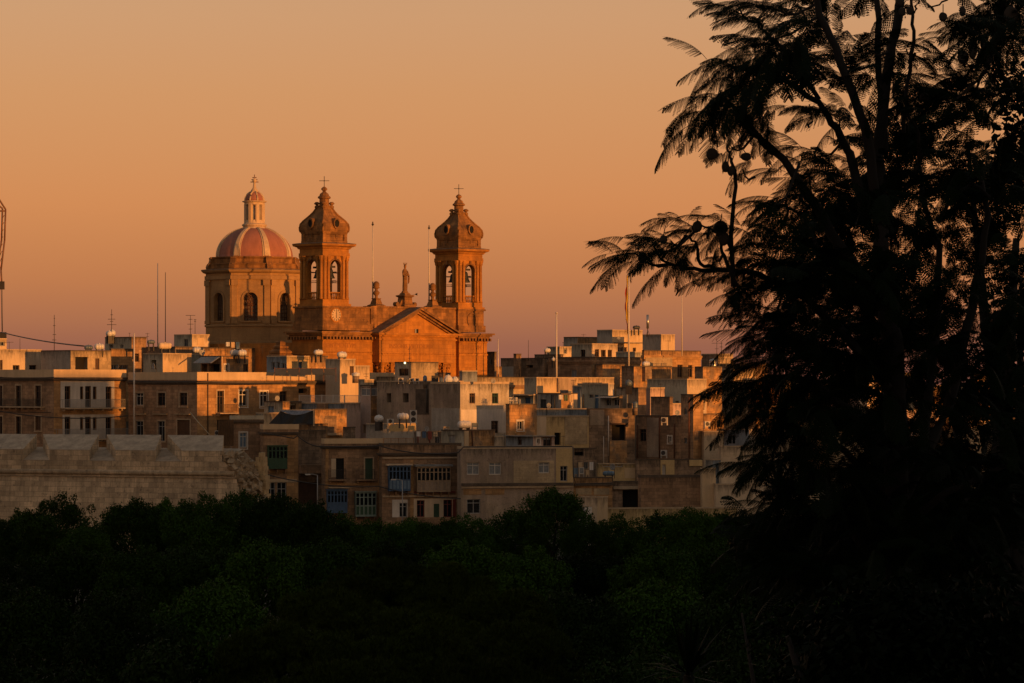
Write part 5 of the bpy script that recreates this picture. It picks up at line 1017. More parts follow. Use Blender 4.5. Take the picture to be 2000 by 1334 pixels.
# roof terrace fence of the pink house, solar panel strip, tarpaulin, curtain, palisade
def fence(a, b, h, label, m='frame_white', step=.16, name='railing', panels=4, group=None):
    a, b = Vector(a), Vector(b); d = b-a; L_ = d.length; root = thing(name, label, 'railing', a, math.atan2(d.y, d.x), group); q_ = MB(); sl_ = d.z/L_
    q_.box(0, L_, -.02, .02, h-.05, h); q_.box(0, L_, -.02, .02, .05, .09)
    k_ = int(L_/step)
    for i in range(k_): q_.box(i*step, i*step+.03, -.012, .012, .09, h-.05)
    q_.build('bars', m, root); q_ = MB()
    for i in range(panels+1): x_ = (L_-.08)*i/panels; q_.box(x_, x_+.08, -.04, .04, -.4, h+.04)
    q_.build('post', m, root)
def roofpt(key, face, u, dz_=0):
    root, wr, wl, zt, zb, mp = HOUSES[key]; v = Vector((u*wr, .1, 0)) if face == 'R' else Vector((.1, u*wl, 0)); v.rotate(root.rotation_euler); return Vector((root.location.x+v.x, root.location.y+v.y, zb+zt+dz_))
fence(roofpt('M5','L',0), roofpt('M5','L',1), 1.0, 'lilac white terrace railing on top of the salmon pink house', 'frame_white')
fence(roofpt('M5','R',.05), roofpt('M5','R',1), 1.0, 'sunlit short white railing at the corner of the salmon pink house', 'frame_white', panels=1)
fence(at(748, 868, 386.5), at(808, 868, 387), .75, 'low rusty slatted fence on the front row roof', 'limestone_patchy', .1)
fence(at(1404, 712, 478), at(1460, 712, 480), .9, 'dark railing on the fenced stone house by the tree', 'iron')
sp_ = thing('solar_panels', 'long dark strip of solar panels on the roof under the church tower', 'solar panels', at(537, 734, 428), R(14), None); q = MB(); L_ = 122*428/F
for i in range(5): q.loft([[(i*L_/5+.05, 0, .15), ((i+1)*L_/5-.05, 0, .15), ((i+1)*L_/5-.05, .5, .95), (i*L_/5+.05, .5, .95)], [(i*L_/5+.05, .03, .12), ((i+1)*L_/5-.05, .03, .12), ((i+1)*L_/5-.05, .53, .92), (i*L_/5+.05, .53, .92)]])
q.build('panel', 'tank_dark', sp_); q = MB(); 
for i in range(6): q.box(i*L_/5-.03, i*L_/5+.03, .3, .36, -.8, 1.15)
q.box(0, L_, .5, .53, .96, 1.0); q.build('frame', 'rust_pipe', sp_)
# black tarpaulin: a sagging cloth between posts
tp = thing('tarpaulin', 'black sagging tarpaulin with a grey top edge over a roof terrace', 'tarpaulin', at(578, 829, 405), R(5)); A_, B_, h_ = -1.9, 2.15, 1.75
q = MB(); n = 16; rows = []
for j in range(9):
    v = j/8; row = []
    for i in range(n+1): u = i/n; x_ = A_+(B_-A_)*u; zt_ = h_-.55*math.sin(math.pi*min(1, u*1.05))*(1-.1*u)-.05; zb_ = .02+.0*u; row.append((x_, -.3*v+.12*math.sin(u*14+v*3), zt_+(zb_-zt_)*v))
    rows.append(row)
for j in range(8):
    for i in range(n):
        if i < (3-j*.4): pass
        q.quad(rows[j][i], rows[j+1][i], rows[j+1][i+1], rows[j][i+1])
left = [(-1.9,0,h_-.05), (-3.4,-.3,.1), (-2.6,-.3,.05), (-1.9,-.3,.02)]; q.face(left)
q.build('cloth', 'tarp_black', tp)
q = MB(); 
for i in range(n):
    u, u2 = i/n, (i+1)/n; f = lambda u: h_-.55*math.sin(math.pi*min(1, u*1.05))*(1-.1*u)-.03
    q.quad((A_+(B_-A_)*u, -.02, f(u)), (A_+(B_-A_)*u2, -.02, f(u2)), (A_+(B_-A_)*u2, .9, h_+.02), (A_+(B_-A_)*u, .9, h_+.02))
q.build('top_cloth', 'tarp_grey', tp); q = MB(); q.box(A_-.05, A_+.03, .9, 1, -.2, h_+.1); q.box(B_, B_+.16, -.3, 0, -.2, h_+.2); q.box(A_, B_, .9, 1, h_+.02, h_+.12); q.build('post', 'cream', tp)
cb_ = thing('door_curtain', 'dark brown hanging curtain over the doorway behind the bastion end', 'curtain', at(426, 871, 389.5), R(10)); q = MB()
q.loft([[(i*.11, -.08*(i % 2), z) for i in range(18)]+[(i*.11, .05-.08*(i % 2), z) for i in range(17, -1, -1)] for z in (0, 1.6, 3.1)]); q.build('cloth', 'curtain_brown', cb_)
# white bundles and boxes on the stained brown house
def bundle(px, yb, D, wpx, hpx, label, m='tank_white', seed=0):
    rg = random.Random(seed); sc = D/F; q_ = MB(); w_, h_ = wpx*sc/2, hpx*sc; prof = [(w_*.9, 0), (w_*1.05, h_*.25), (w_*.9, h_*.6), (w_*.55, h_*.9), (.05, h_)]
    q_.loft([[(r*math.cos(2*math.pi*j/12)*(1+.18*math.sin(j*2.3+i+seed)), r*.8*math.sin(2*math.pi*j/12), z+.06*math.sin(j*3+seed)) for j in range(12)] for i, (r, z) in enumerate(prof)], smooth=False)
    tag(q_.build('wrapped_bundle', m, None, at(px, yb, D)), label, 'bundle', 'white bundles on a roof')
bundle(875, 746, 401, 16, 14, 'largest white wrapped bundle on the roof before the church', seed=1); bundle(889, 746, 402, 13, 10, 'smaller white wrapped bundle right of the largest one', seed=2); bundle(862, 746, 403, 8, 9, 'small grey bundle left of the largest white one', 'tank_blue', 3)
bx = thing('water_cabinet', 'black box cabinet on the roof between the barrel and bundles', 'cabinet', at(850, 746, 404), R(10)); q = MB(); q.box(-.4,.4,0,.5,0,.8); q.build('casing', 'tank_dark', bx); q = MB(); q.box(-.36,-.02,-.03,-.002,.05,.75); q.box(.02,.36,-.03,-.002,.05,.75); q.build('door', 'iron', bx)
# crates and bits on the cluttered terrace
for px, yb, w_, h_, m_, lb in ((1136, 931, 10, 18, 'frame_white', 'white framed glass cabinet on the cluttered terrace'), (1125, 931, 8, 17, 'wood_blue_pale', 'pale blue panel leaning at the left end of the cluttered terrace'), (1148, 931, 6, 13, 'cream', 'cream chair back on the cluttered terrace'), (928, 838, 12, 12, 'tank_blue', 'tilted blue grey solar panel behind the long white tank'), (872, 838, 12, 5, 'cream', 'small lit bench beside the long white tank'), (798, 746, 7, 5, 'tank_dark', 'dark crate on the roof left of the blue barrel')):
    rt = thing('roof_clutter', lb, 'roof object', at(px, yb, 388 if px > 1100 else (392 if yb > 800 else 404)), R(14)); sc = 390/F; q = MB(); ww_, hh2 = w_*sc/2, h_*sc
    q.box(-ww_, -ww_+.07, 0, .3, -.1, hh2); q.box(ww_-.07, ww_, 0, .3, -.1, hh2); q.box(-ww_+.07, ww_-.07, 0, .3, hh2-.07, hh2); q.box(-ww_+.07, ww_-.07, 0, .3, hh2*.3, hh2*.3+.07); q.build('frame', m_, rt); q = MB(); q.box(-ww_+.07, ww_-.07, .1, .14, hh2*.3+.07, hh2-.07); q.build('pane', 'curtain' if m_ == 'frame_white' else m_, rt)
def washing(px, yb, D, label, cols):
    root = thing('washing_line', label, 'washing line', at(px, yb, D), R(15), 'washing lines on the roofs'); n_ = len(cols); L_ = n_*.7; q_ = MB(); q_.tube([(0,0,-.4),(0,0,1.7)], .03, 5); q_.tube([(L_,0,-.4),(L_,0,1.7)], .03, 5); q_.tube([(0,0,1.65),(L_/2,0,1.55),(L_,0,1.65)], .012, 4); q_.build('line_posts', 'iron', root)
    for i, c_ in enumerate(cols):
        q_ = MB(); h2 = .6+.35*((i*7) % 3)/2; x0 = .1+i*.7; q_.loft([[(x0+.5*j/6, .03*math.sin(j*2+i+z), z) for j in range(7)]+[(x0+.5*j/6, .015+.03*math.sin(j*2+i+z), z) for j in range(6, -1, -1)] for z in (1.56-h2, 1.56-h2*.5, 1.56)]); q_.build('garment', c_, root)
washing(812, 868, 389, 'line of washing under the red framed pergola', ['tank_white','wood_blue','wood_red','cream']); washing(1128, 928, 389.5, 'line of washing at the cluttered terrace', ['cream','tank_dark','tank_white']); washing(440, 690, 447, 'line of washing on the roof below the dome drum', ['tank_white','cream','wood_blue']); washing(1090, 795, 412, 'line of washing on the screened terrace', ['tank_white','wood_green','cream'])
# overhead cables and the crane at the left edge
def cable(pts, r, label, m='iron'):
    q_ = MB(); q_.tube(pts, r, 4); o_ = q_.build('overhead_cable', m); tag(o_, label, 'cable', 'cables strung over the houses')
def sag(a, b, s_, n=12): return [a.lerp(b, i/n)-Vector((0,0,s_*4*(i/n)*(1-i/n))) for i in range(n+1)]
cable(sag(at(3,649,600), at(165,676,470), .3), .10, 'pair like black cable sloping from the crane to the rooftop tanks')
cable(sag(at(514,846,383), at(634,870,383), -.1)[:7]+sag(at(576,846,383), at(634,872,382.5), .5)[1:], .06, 'black cable looping from the green balcony house to the iron balconies')
cable(sag(at(634,872,382), at(745,870,381), .1), .07, 'black cable along the cornice above the iron balconies'); cable(sag(at(745,872,380.5), at(895,884,380), .45)+[at(905,873,379.6), at(1118,872,379)], .07, 'black cable along the roofline from the blue balcony to the wide house')
cable(sag(at(521,927,382), at(740,950,380), .5)+sag(at(740,950,380), at(900,974,379), .3)[1:], .06, 'black cable drooping under the first floor of the front row'); cable([at(1119,873,379.2), at(1119.5,930,379.3), at(1125,945,379.4), at(1196,943,381)], .06, 'black cable running down the corner of the wide house')
cable(sag(at(0,803,421), at(250,812,420), .6), .06, 'drooping cable across the front of the white plaster panel'); cable([at(372,806,413), at(385,822,405), at(410,850,398)], .08, 'sloping wooden spar beside the brown curtain', 'limestone_pale')
cable(sag(at(0,737,418), at(105,737,418), .1)+sag(at(105,738,417.5), at(245,742,420), .2), .07, 'cable clipped under the left cornices'); cable(sag(at(251,744,425), at(385,745,417), .05)+sag(at(386,745,416.5), at(560,748,428), .15), .07, 'cable clipped under the cornice of the corner house')
cr_ = thing('dock_crane', 'rust brown crane jib hanging in at the left edge of the sky', 'crane', at(-30, 850, 600)); O_ = cr_.location.copy(); P_ = lambda x, y: at(x, y, 600)-O_
q = MB()
for a, b in (((-40,330),(11,409)),((11,409),(9,470)),((9,470),(2,528)),((2,528),(4,560)),((-12,395),(5,407)),((5,407),(3,470)),((3,470),(-6,528)),((-6,528),(-3,556)),((-40,850),(-12,395)),((-60,850),(-40,330)),((-12,412),(10,412))): q.tube([P_(*a), P_(*b)], .16, 4)
for y in range(420, 520, 14): q.tube([P_(9-(y-409)*.06, y), P_(4-(y-409)*.06, y+10)], .06, 4)
q.build('jib', 'crane_steel', cr_); q = MB(); q.tube([P_(4,560), P_(5,648)], .05, 4); q.tube([P_(2,560), P_(4,648)], .05, 4); q.build('rope', 'iron', cr_)
q = MB(); b0 = P_(1,558); q.box(b0.x-.8, b0.x+.7, -.4, .4, b0.z-.7, b0.z+.8); q.build('sheave_block', 'iron', cr_); q = MB(); b0 = P_(5,655); q.box(b0.x-.5, b0.x+.7, -.3, .3, b0.z-.6, b0.z+.6); q.build('hook_block', 'iron', cr_)

# ------------------------------------------------------------------ the bastion in front
BD = 364.0; BT = R(-22); bx0 = at(437, 850, BD); bz = -25.0
bast = thing('bastion_wall', 'pale stone bastion wall with sloping gun embrasures above the trees', 'fortification', (bx0.x, BD, bz), BT)
cb, sb = math.cos(BT), math.sin(BT)
def bu(px, y=0): k = (px-1000)/F; return (k*(BD+y*cb)-bx0.x+y*sb)/(cb-k*sb)        # local x (negative to the left)
def bzz(py, d=366): return (HY-py)/F*d-bz
zF = bzz(901); zM = bzz(880); zTop = bzz(850, 370); zCor = bzz(926); XL = bu(-120)
b = MB()
bat = .9
b.face([(XL,-bat-.9,0), (4.6,-bat-.9,0), (2.4,-.35,zCor-3.2), (1.6,-.18,zCor), (XL,-.18,zCor)])   # battered face
b.face([(XL,0,zCor+.25), (1.5,0,zCor+.25), (.1,0,zF), (XL,0,zF)])
b.face([(XL,-.18,zCor),(1.6,-.18,zCor),(1.5,0,zCor+.25),(XL,0,zCor+.25)])
b.box(XL, -.1, 5.0, 5.4, 0, zTop-1.6)
b.face([(4.6,-bat-.9,0),(4.6,5,0),(.1,5,zF),(.1,0,zF),(1.5,0,zCor+.25),(1.6,-.18,zCor),(2.4,-.35,zCor-3.2)])
b.build('wall', 'bastion_stone', bast)
b = MB(); b.tube([(XL,-.22,zCor+.12),(-6,-.22,zCor+.12),(1.5,-.22,zCor+.12)], .30, 10); b.box(XL,1.55,-.36,-.1,zCor-.42,zCor-.25); b.build('cordon', 'bastion_stone', bast)
# sloping embrasure floors
b = MB(); b.quad((XL,0,zF),(-.02,0,zF),(-.02,5,zF+1.4),(XL,5,zF+1.4)); b.build('embrasure_floor', 'bastion_top', bast)
for i, (f0, f1, k0, k1) in enumerate(((-140,-88,-150,-70),(-20,45,-40,72),(97,175,84,193),(226,303,208,315),(355,434,327,437))):
    a0, a1, c0, c1 = bu(f0), bu(f1), bu(k0, 4.6), bu(k1, 4.6); a1 = min(a1, -.05)
    # back edge lies 4.6 m behind the front; correct the columns for that depth
    b = MB(); z0f = zF-.02
    fr_ = [(a0,0,z0f),(a1,0,z0f),(a1,0,zM),(a0,0,zM)]; bk = [(c0,4.6,zF+1.2),(c1,4.6,zF+1.2),(c1,4.6,zTop),(c0,4.6,zTop)]
    b.face(fr_); b.cur = 1; b.quad(fr_[3], fr_[2], bk[2], bk[3]); b.cur = 0; b.quad(fr_[1], bk[1], bk[2], fr_[2]); b.quad(bk[0], fr_[0], fr_[3], bk[3]); b.quad(bk[1], bk[0], bk[3], bk[2])
    b.build('merlon', ['bastion_stone', 'bastion_top'], bast)
# broken end: rubble core and toothed squared blocks
rg = random.Random(5); b = MB()
SL = [(-.1,zF+.9),(.5,zF+.1),(1.5,zCor+.25),(2.1,zCor-1.5),(3.2,zCor-4),(4.4,zCor-8)]
for i in range(420):
    t = rg.random()*4.999; k_ = int(t); f_ = t-k_; x_ = SL[k_][0]+(SL[k_+1][0]-SL[k_][0])*f_+rg.uniform(-.25,.45); z_ = SL[k_][1]+(SL[k_+1][1]-SL[k_][1])*f_+rg.uniform(-.3,.25); s_ = rg.uniform(.12,.40); y_ = rg.uniform(-.15,4.9)
    M_ = Matrix.Rotation(rg.uniform(0,3), 3, Vector((rg.random(), rg.random(), rg.random())).normalized()); i0 = len(b.v)
    vs = [M_ @ Vector((sx*s_*rg.uniform(.7,1.2), sy*s_*rg.uniform(.7,1.2), sz*s_*.7*rg.uniform(.7,1.2)))+Vector((x_, y_, z_)) for sx in (-1,1) for sy in (-1,1) for sz in (-1,1)]
    for q in ((0,1,3,2),(4,6,7,5),(0,4,5,1),(2,3,7,6),(0,2,6,4),(1,5,7,3)): b.face([vs[k] for k in q])
b.build('rubble', 'bastion_rubble', bast)
tw = thing('broken_wall', 'toothed end of broken pale squared blocks beside the bastion', 'ruined wall', at(476, 1000, 368), R(-8)); b = MB(); rg = random.Random(3); zb2 = 0; rows = 16; bh = 9*368/F
def bkcol(px): return (px-476)/F*368
for r_ in range(22):
    ytop = 884+r_*9; xl_ = {0:505,1:497}.get(r_, 470 if r_ < 8 else 470+max(0, (r_-6))*3.0); xr_ = (511 if r_ < 1 else 515)+r_*.7
    x_ = bkcol(xl_+rg.uniform(0,4)); zz = (HY-ytop-9)/F*368-at(476,1000,368).z
    while x_ < bkcol(xr_)-.12:
        w_ = rg.uniform(.45,.75); xe = min(x_+w_, bkcol(xr_)+rg.uniform(-.05,.12)); dy = rg.uniform(-.25,.1); b.box(x_, xe-.03, dy, 2.2, zz+.02, zz+bh); x_ = xe
b.build('block_course', 'bastion_block', tw)

# ------------------------------------------------------------------ trees
def mesh_np(name, V, Fq, m, smooth=False):
    """V (n,3), Fq (k,4) quads"""
    me = bpy.data.meshes.new(name); n, k = len(V), len(Fq)
    me.vertices.add(n); me.vertices.foreach_set('co', np.ascontiguousarray(V, dtype=np.float32).ravel())
    me.loops.add(k*4); me.loops.foreach_set('vertex_index', np.ascontiguousarray(Fq, dtype=np.int32).ravel())
    me.polygons.add(k); me.polygons.foreach_set('loop_start', np.arange(k, dtype=np.int32)*4); me.polygons.foreach_set('loop_total', np.full(k, 4, np.int32))
    me.materials.append(MT[m]); me.update(calc_edges=True); me.validate(); return me
def leaf_cards(P, Nn, size, rng, asp=1.8):
    """one rhombic leaf per point P, roughly facing Nn"""
    n = len(P); a = rng.normal(size=(n, 3)); a -= (a*Nn).sum(1)[:, None]*Nn; a /= np.linalg.norm(a, axis=1)[:, None]+1e-9; b = np.cross(Nn, a)
    s = size*rng.uniform(.6, 1.3, n)[:, None]; w_ = s/asp
    V = np.stack([P-a*s*.5, P+b*w_*.5, P+a*s*.5, P-b*w_*.5], 1).reshape(-1, 3); Fq = np.arange(n*4).reshape(-1, 4); return V, Fq
def crown_np(blobs, leaf, dens, rng, up=.25, flat=.8, asp=1.8):
    Ps, Ns = [], []
    for c, r in blobs:
        n = max(20, int(dens*4*math.pi*r*r)); d = rng.normal(size=(n, 3)); d /= np.linalg.norm(d, axis=1)[:, None]
        rad = r*(1-.35*rng.random(n)**2+.10*rng.normal(size=n)*.6)
        # bumpy outline: small clumps on every lobe
        ph = np.sin(d[:,0]*7+c[0]*3)*np.sin(d[:,1]*8+c[1]*2)*np.sin(d[:,2]*7+c[2]); rad = rad*(1+.22*ph+.16*np.sin(d[:,0]*17+c[1]*9)*np.sin(d[:,1]*15+c[0]*7))
        P = np.array(c)+d*rad[:, None]*np.array([1, 1, flat]); nn = d+rng.normal(size=(n, 3))*.75; nn[:, 2] += up; nn /= np.linalg.norm(nn, axis=1)[:, None]
        Ps.append(P); Ns.append(nn)
    P, Nn = np.concatenate(Ps), np.concatenate(Ns); return leaf_cards(P, Nn, leaf, rng, asp)
def lobes(rng, n, rx=1., rz=.8, r0=.26, r1=.46):
    out = []
    for i in range(n):
        z = rng.uniform(-.8, 1); a = rng.uniform(0, 2*math.pi); q = math.sqrt(max(0, 1-z*z))*rng.uniform(.55, .92); r = rng.uniform(r0, r1)
        out.append(((q*math.cos(a)*rx, q*math.sin(a)*rx, z*(1-r*.6)*rz*rng.uniform(.72,1.0)), r))
    for i in range(18):
        z = rng.uniform(.0, 1); a = rng.uniform(0, 2*math.pi); q = math.sqrt(1-z*z); k_ = rng.uniform(.86, 1.06); out.append(((q*math.cos(a)*k_*rx, q*math.sin(a)*k_*rx, z*k_*rz*.98), rng.uniform(.06, .13)))
    out.append(((0, 0, 0), .6)); return out
def trunk_mb(h, r, rng, spread, nl=5):
    mb = MB(); mb.tube([(0,0,-.5), (rng.uniform(-.15,.15), 0, h*.3), (rng.uniform(-.3,.3), rng.uniform(-.3,.3), h*.62)], [r*1.25, r, r*.8], 8)
    for i in range(nl):
        a = 2*math.pi*i/nl+rng.uniform(0,.8); mb.tube([(0,0,h*rng.uniform(.35,.6)), (spread*.35*math.cos(a), spread*.35*math.sin(a), h*.75), (spread*.75*math.cos(a), spread*.75*math.sin(a), h*rng.uniform(.85,1.0))], [r*.55, r*.4, r*.12], 6)
    return mb
PROTO = {}
for kind, leafm, nv in (('ficus', 'leaf_ficus', 4), ('dull', 'leaf_ficus_dull', 2)):
    for v in range(nv):
        rng = np.random.default_rng(100+v+(50 if kind == 'dull' else 0)); V, Fq = crown_np(lobes(rng, 58, r0=.12, r1=.34), .050, 680, rng)
        PROTO[kind, v] = mesh_np('crown', V, Fq, leafm)
for v in range(2):         # pine: lobes bristling with upright needle tufts
    rng = np.random.default_rng(300+v); bl = lobes(rng, 34, 1, .8, .2, .36); Ps = []
    for c, r in bl:
        n = int(230*4*math.pi*r*r); d = rng.normal(size=(n, 3)); d[:, 2] = np.abs(d[:, 2])*1.1-.35; d /= np.linalg.norm(d, axis=1)[:, None]; Ps.append(np.array(c)+d*r*(1-.2*rng.random(n)[:, None]))
    P = np.concatenate(Ps); VV = []; 
    for k_ in range(7):
        dr = rng.normal(size=P.shape)*.55; dr[:, 2] = np.abs(dr[:, 2])*.6+.75; dr /= np.linalg.norm(dr, axis=1)[:, None]; sd = np.cross(dr, rng.normal(size=P.shape)); sd /= np.linalg.norm(sd, axis=1)[:, None]; L_ = .075*rng.uniform(.6, 1.25, len(P))[:, None]
        VV.append(np.stack([P-sd*.006, P+sd*.006, P+dr*L_+sd*.002, P+dr*L_-sd*.002], 1))
    V = np.concatenate(VV).reshape(-1, 3); PROTO['pine', v] = mesh_np('crown', V, np.arange(len(V)).reshape(-1, 4), 'leaf_pine')
TRUNKS = []
for v in range(3):
    rng = np.random.default_rng(v+9); me_o = trunk_mb(1.0, .045, rng, .55).build('trunk_proto', 'bark'); TRUNKS.append(me_o.data); bpy.data.objects.remove(me_o)
def tree(px, ytop, hw, D, kind, v, label, group, name='ficus_tree', cat='tree', sz=None, rz=0.):
    rx = hw*D/F; rzv = sz or (rx*1.25 if kind != 'pine' else rx*.95); zt = (HY-ytop)/F*D; gz = ground_z(D); cz_ = zt-rzv*.92
    root = thing(name, label, cat, ((px-1000)/F*D, D, gz), rz, group)
    c_ = bpy.data.objects.new('crown', PROTO[kind, v]); C.objects.link(c_); c_.parent = root; c_.scale = (rx*1.06, rx*1.06, rzv*1.06); c_.location = (0, 0, cz_-gz)
    t_ = bpy.data.objects.new('trunk', TRUNKS[v % 3]); C.objects.link(t_); t_.parent = root; h_ = cz_-gz+rzv*.3; t_.scale = (rx*1.3, rx*1.3, h_)
    return root
GT = 'leafy park trees below the bastion and the front row'
row1 = [(-10,1008,62,312,'at the left frame edge below the bastion'),(60,988,58,322,'left of the tall domed crown below the bastion'),(118,962,76,300,'with the domed crown before the second merlon'),(165,1020,52,292,'filling the dip before the bastion face'),(262,972,72,318,'starting right of the bare gap before the bastion'),(338,968,62,326,'below the third merlon'),(398,962,70,312,'below the right end of the cordon'),(470,950,66,320,'reaching over the broken bastion end'),(540,962,62,314,'in front of the green balcony house'),(612,972,66,308,'below the recessed terrace house'),(672,1000,56,318,'below the two timber balconies'),(736,1008,60,322,'below the blue balcony, low and flat topped'),(800,1010,56,326,'below the white arched doorway'),(858,1006,58,318,'below the red painted ground floor'),(915,1003,54,326,'at the foot of the lower dark window'),(1000,985,66,330,'left shoulder of the highest crown in the centre'),(1080,950,66,318,'with the highest crown of the centre, reaching the string course'),(1148,1012,46,312,'in front of the small cream utility building'),(1212,1000,58,318,'below the dark corner opening'),(1288,992,58,322,'below the middle of the blank brown wall'),(1352,990,56,316,'below the right end of the blank brown wall'),(1412,992,56,322,'under the lowest tips of the foreground tree')]
for i, (px, yt, hw, D, lb) in enumerate(row1): tree(px, yt, hw*1.12, D, 'ficus', i % 4, 'round leafy tree '+lb, GT, rz=i*1.3)
row2 = [(20,1080,90,262,'lowest left, second row'),(140,1062,95,268,'second row, under the tall domed crown'),(262,1058,90,258,'second row, below the bare gap of the bastion'),(380,1044,96,265,'second row, below the right end of the cordon'),(505,1040,95,262,'second row, under the broken bastion end'),(640,1050,98,268,'second row, left above the pine'),(770,1046,90,272,'second row, right above the pine top'),(900,1052,94,265,'second row, under the wide front row house'),(1020,1060,92,262,'second row, under the highest central crown'),(1150,1056,95,268,'second row, under the cream utility building'),(1275,1050,92,262,'second row, under the blank brown wall'),(1395,1060,98,266,'second row, left of the foreground tree trunk')]
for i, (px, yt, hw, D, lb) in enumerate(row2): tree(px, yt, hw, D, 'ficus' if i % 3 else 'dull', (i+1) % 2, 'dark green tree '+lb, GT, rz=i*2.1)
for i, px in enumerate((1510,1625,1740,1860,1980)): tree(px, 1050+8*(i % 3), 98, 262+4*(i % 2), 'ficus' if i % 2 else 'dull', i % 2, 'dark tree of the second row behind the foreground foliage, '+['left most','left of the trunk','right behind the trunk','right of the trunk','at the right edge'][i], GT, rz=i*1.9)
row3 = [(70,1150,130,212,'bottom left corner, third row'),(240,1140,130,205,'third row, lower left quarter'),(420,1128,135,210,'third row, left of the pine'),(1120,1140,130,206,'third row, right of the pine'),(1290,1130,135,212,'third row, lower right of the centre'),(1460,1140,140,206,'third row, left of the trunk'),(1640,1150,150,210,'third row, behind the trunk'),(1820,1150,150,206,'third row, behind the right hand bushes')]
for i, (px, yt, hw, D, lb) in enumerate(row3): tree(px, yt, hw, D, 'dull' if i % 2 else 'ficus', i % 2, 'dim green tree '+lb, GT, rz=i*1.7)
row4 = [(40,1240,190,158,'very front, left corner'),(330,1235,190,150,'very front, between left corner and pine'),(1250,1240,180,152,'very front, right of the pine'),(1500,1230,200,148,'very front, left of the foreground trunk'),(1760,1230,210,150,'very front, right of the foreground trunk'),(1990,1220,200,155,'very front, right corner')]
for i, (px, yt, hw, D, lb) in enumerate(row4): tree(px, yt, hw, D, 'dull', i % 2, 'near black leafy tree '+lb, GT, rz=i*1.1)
GP = 'paler bristly pine trees at the bottom centre'
for i, (px, yt, hw, D, lb) in enumerate([(745,1092,120,190,'tallest bristly pine at the bottom centre'),(880,1096,105,186,'bristly pine right of the tallest one'),(640,1150,120,176,'bristly pine left of the tallest one'),(980,1150,110,172,'bristly pine on the right shoulder of the pine group'),(560,1215,150,150,'bristly pine at the lower left of the pine group'),(800,1190,150,155,'bristly pine filling the middle of the pine group'),(1000,1215,130,148,'bristly pine low at the right of the pine group'),(700,1285,160,128,'bristly pine cut by the bottom edge, left'),(960,1290,150,126,'bristly pine cut by the bottom edge, right')]):
    tree(px, yt, hw, D, 'pine', i % 2, lb, GP, name='pine_tree', rz=i*.9)
for i in range(6): tree([1500,1600,1700,1800,1900,1990][i], [985,1000,960,975,930,950][i], 62, 320+i, 'dull', i % 2, 'dark tree far behind the foreground crown, '+['left most','behind the first boughs','behind the fork','behind the thick trunk','right of the trunk','at the right edge'][i], GT, rz=i)
# spiky palms low in the middle right
def palm(px, yt, D, r, label, n=46, seed=0, up=.55):
    rg = random.Random(seed); zt = (HY-yt)/F*D; gz = ground_z(D); root = thing('palm', label, 'palm', ((px-1000)/F*D, D, gz), 0, 'spiky palms between the trees'); zc = zt-r*.75-gz
    q_ = MB(); q_.tube([(0,0,-.3), (0,0,zc)], [.25,.2], 8); q_.build('trunk', 'bark', root); q_ = MB()
    for i in range(n):
        a = rg.uniform(0, 2*math.pi); e = rg.uniform(-.2, 1.45); d = Vector((math.cos(a)*math.cos(e), math.sin(a)*math.cos(e), math.sin(e))); sd = d.cross(Vector((0,0,1))).normalized()*.035*r; L_ = r*rg.uniform(.8,1.1); p1 = Vector((0,0,zc))+d*L_*.55; p2 = Vector((0,0,zc))+d*L_-Vector((0,0,.18*r*math.cos(e)))
        o_ = Vector((0,0,zc)); q_.quad(o_-sd*.6, o_+sd*.6, p1+sd, p1-sd); q_.quad(p1-sd, p1+sd, p2+sd*.1, p2-sd*.1)
    q_.build('crown', 'leaf_palm', root)
palm(1345, 1225, 110, 2.2, 'spiky palm low in the middle, left one', seed=1); palm(1520, 905, 300, 3.4, 'palm crown standing before the houses by the branch tips', seed=3, n=70)

# ---- the foreground jacaranda: twiggy limbs, doubly feathered fronds, round flat pods
JD = 14.0; JS = JD/F
def jp(px, py, dd=0): return np.array([(px-1000)/F*(JD+dd), JD+dd, (HY-py)/F*(JD+dd)])
def frond_proto(rng, npin=17, nleaf=13, fat=1.0):
    """unit frond along +x in the xy plane, curving down along z; returns quads"""
    V = []
    def rach(t): return np.array([t, 0, +.05*math.sin(t*3)-.26*t*t])
    for i in range(8):
        a, b = rach(i/8), rach((i+1)/8); w_ = .006*(1-.6*i/8)
        V.append([a+[0,w_,0], a-[0,w_,0], b-[0,w_,0], b+[0,w_,0]]); V.append([a+[0,0,w_], a-[0,0,w_], b-[0,0,w_], b+[0,0,w_]])
    for i in range(npin):
        t = .16+.84*(i+.5)/npin; base = rach(t); L_ = .27*math.sin(math.pi*(.18+.75*(i+.5)/npin))**.8*rng.uniform(.85, 1.1)
        for s_ in (-1, 1):
            ang = R(62-22*t)+rng.normal()*.07; d = np.array([math.cos(ang), s_*math.sin(ang), -.62+rng.normal()*.10]); d /= np.linalg.norm(d)
            dn = np.array([0, 0, -1.]); side = np.cross(d, dn); side /= np.linalg.norm(side)
            pt = lambda q: base+d*L_*q+np.array([.03*q*q, 0, -.10*q*q])*L_*3
            V.append([pt(0)+side*.0025, pt(0)-side*.0025, pt(1)-side*.001, pt(1)+side*.001])
            for k_ in range(nleaf):
                q = (k_+.8)/nleaf; p_ = pt(q); ll = .030*fat*(1-.5*q*q); wl = .0078*fat*1.2
                for s2 in (-1, 1):
                    ld = side*s2*.85+d*.5+np.array([0,0,-.12]); ld /= np.linalg.norm(ld); wv = np.cross(ld, np.cross(d, side)); wv /= np.linalg.norm(wv)
                    V.append([p_, p_+ld*ll*.5+wv*wl, p_+ld*ll, p_+ld*ll*.5-wv*wl])
    return np.array(V)       # (k,4,3)
rngj = np.random.default_rng(5)
FP = [frond_proto(rngj, rngj.integers(15, 19)) for _ in range(4)]; FPL = [frond_proto(rngj, 14, 7, 1.8) for _ in range(3)]
ALLV = []
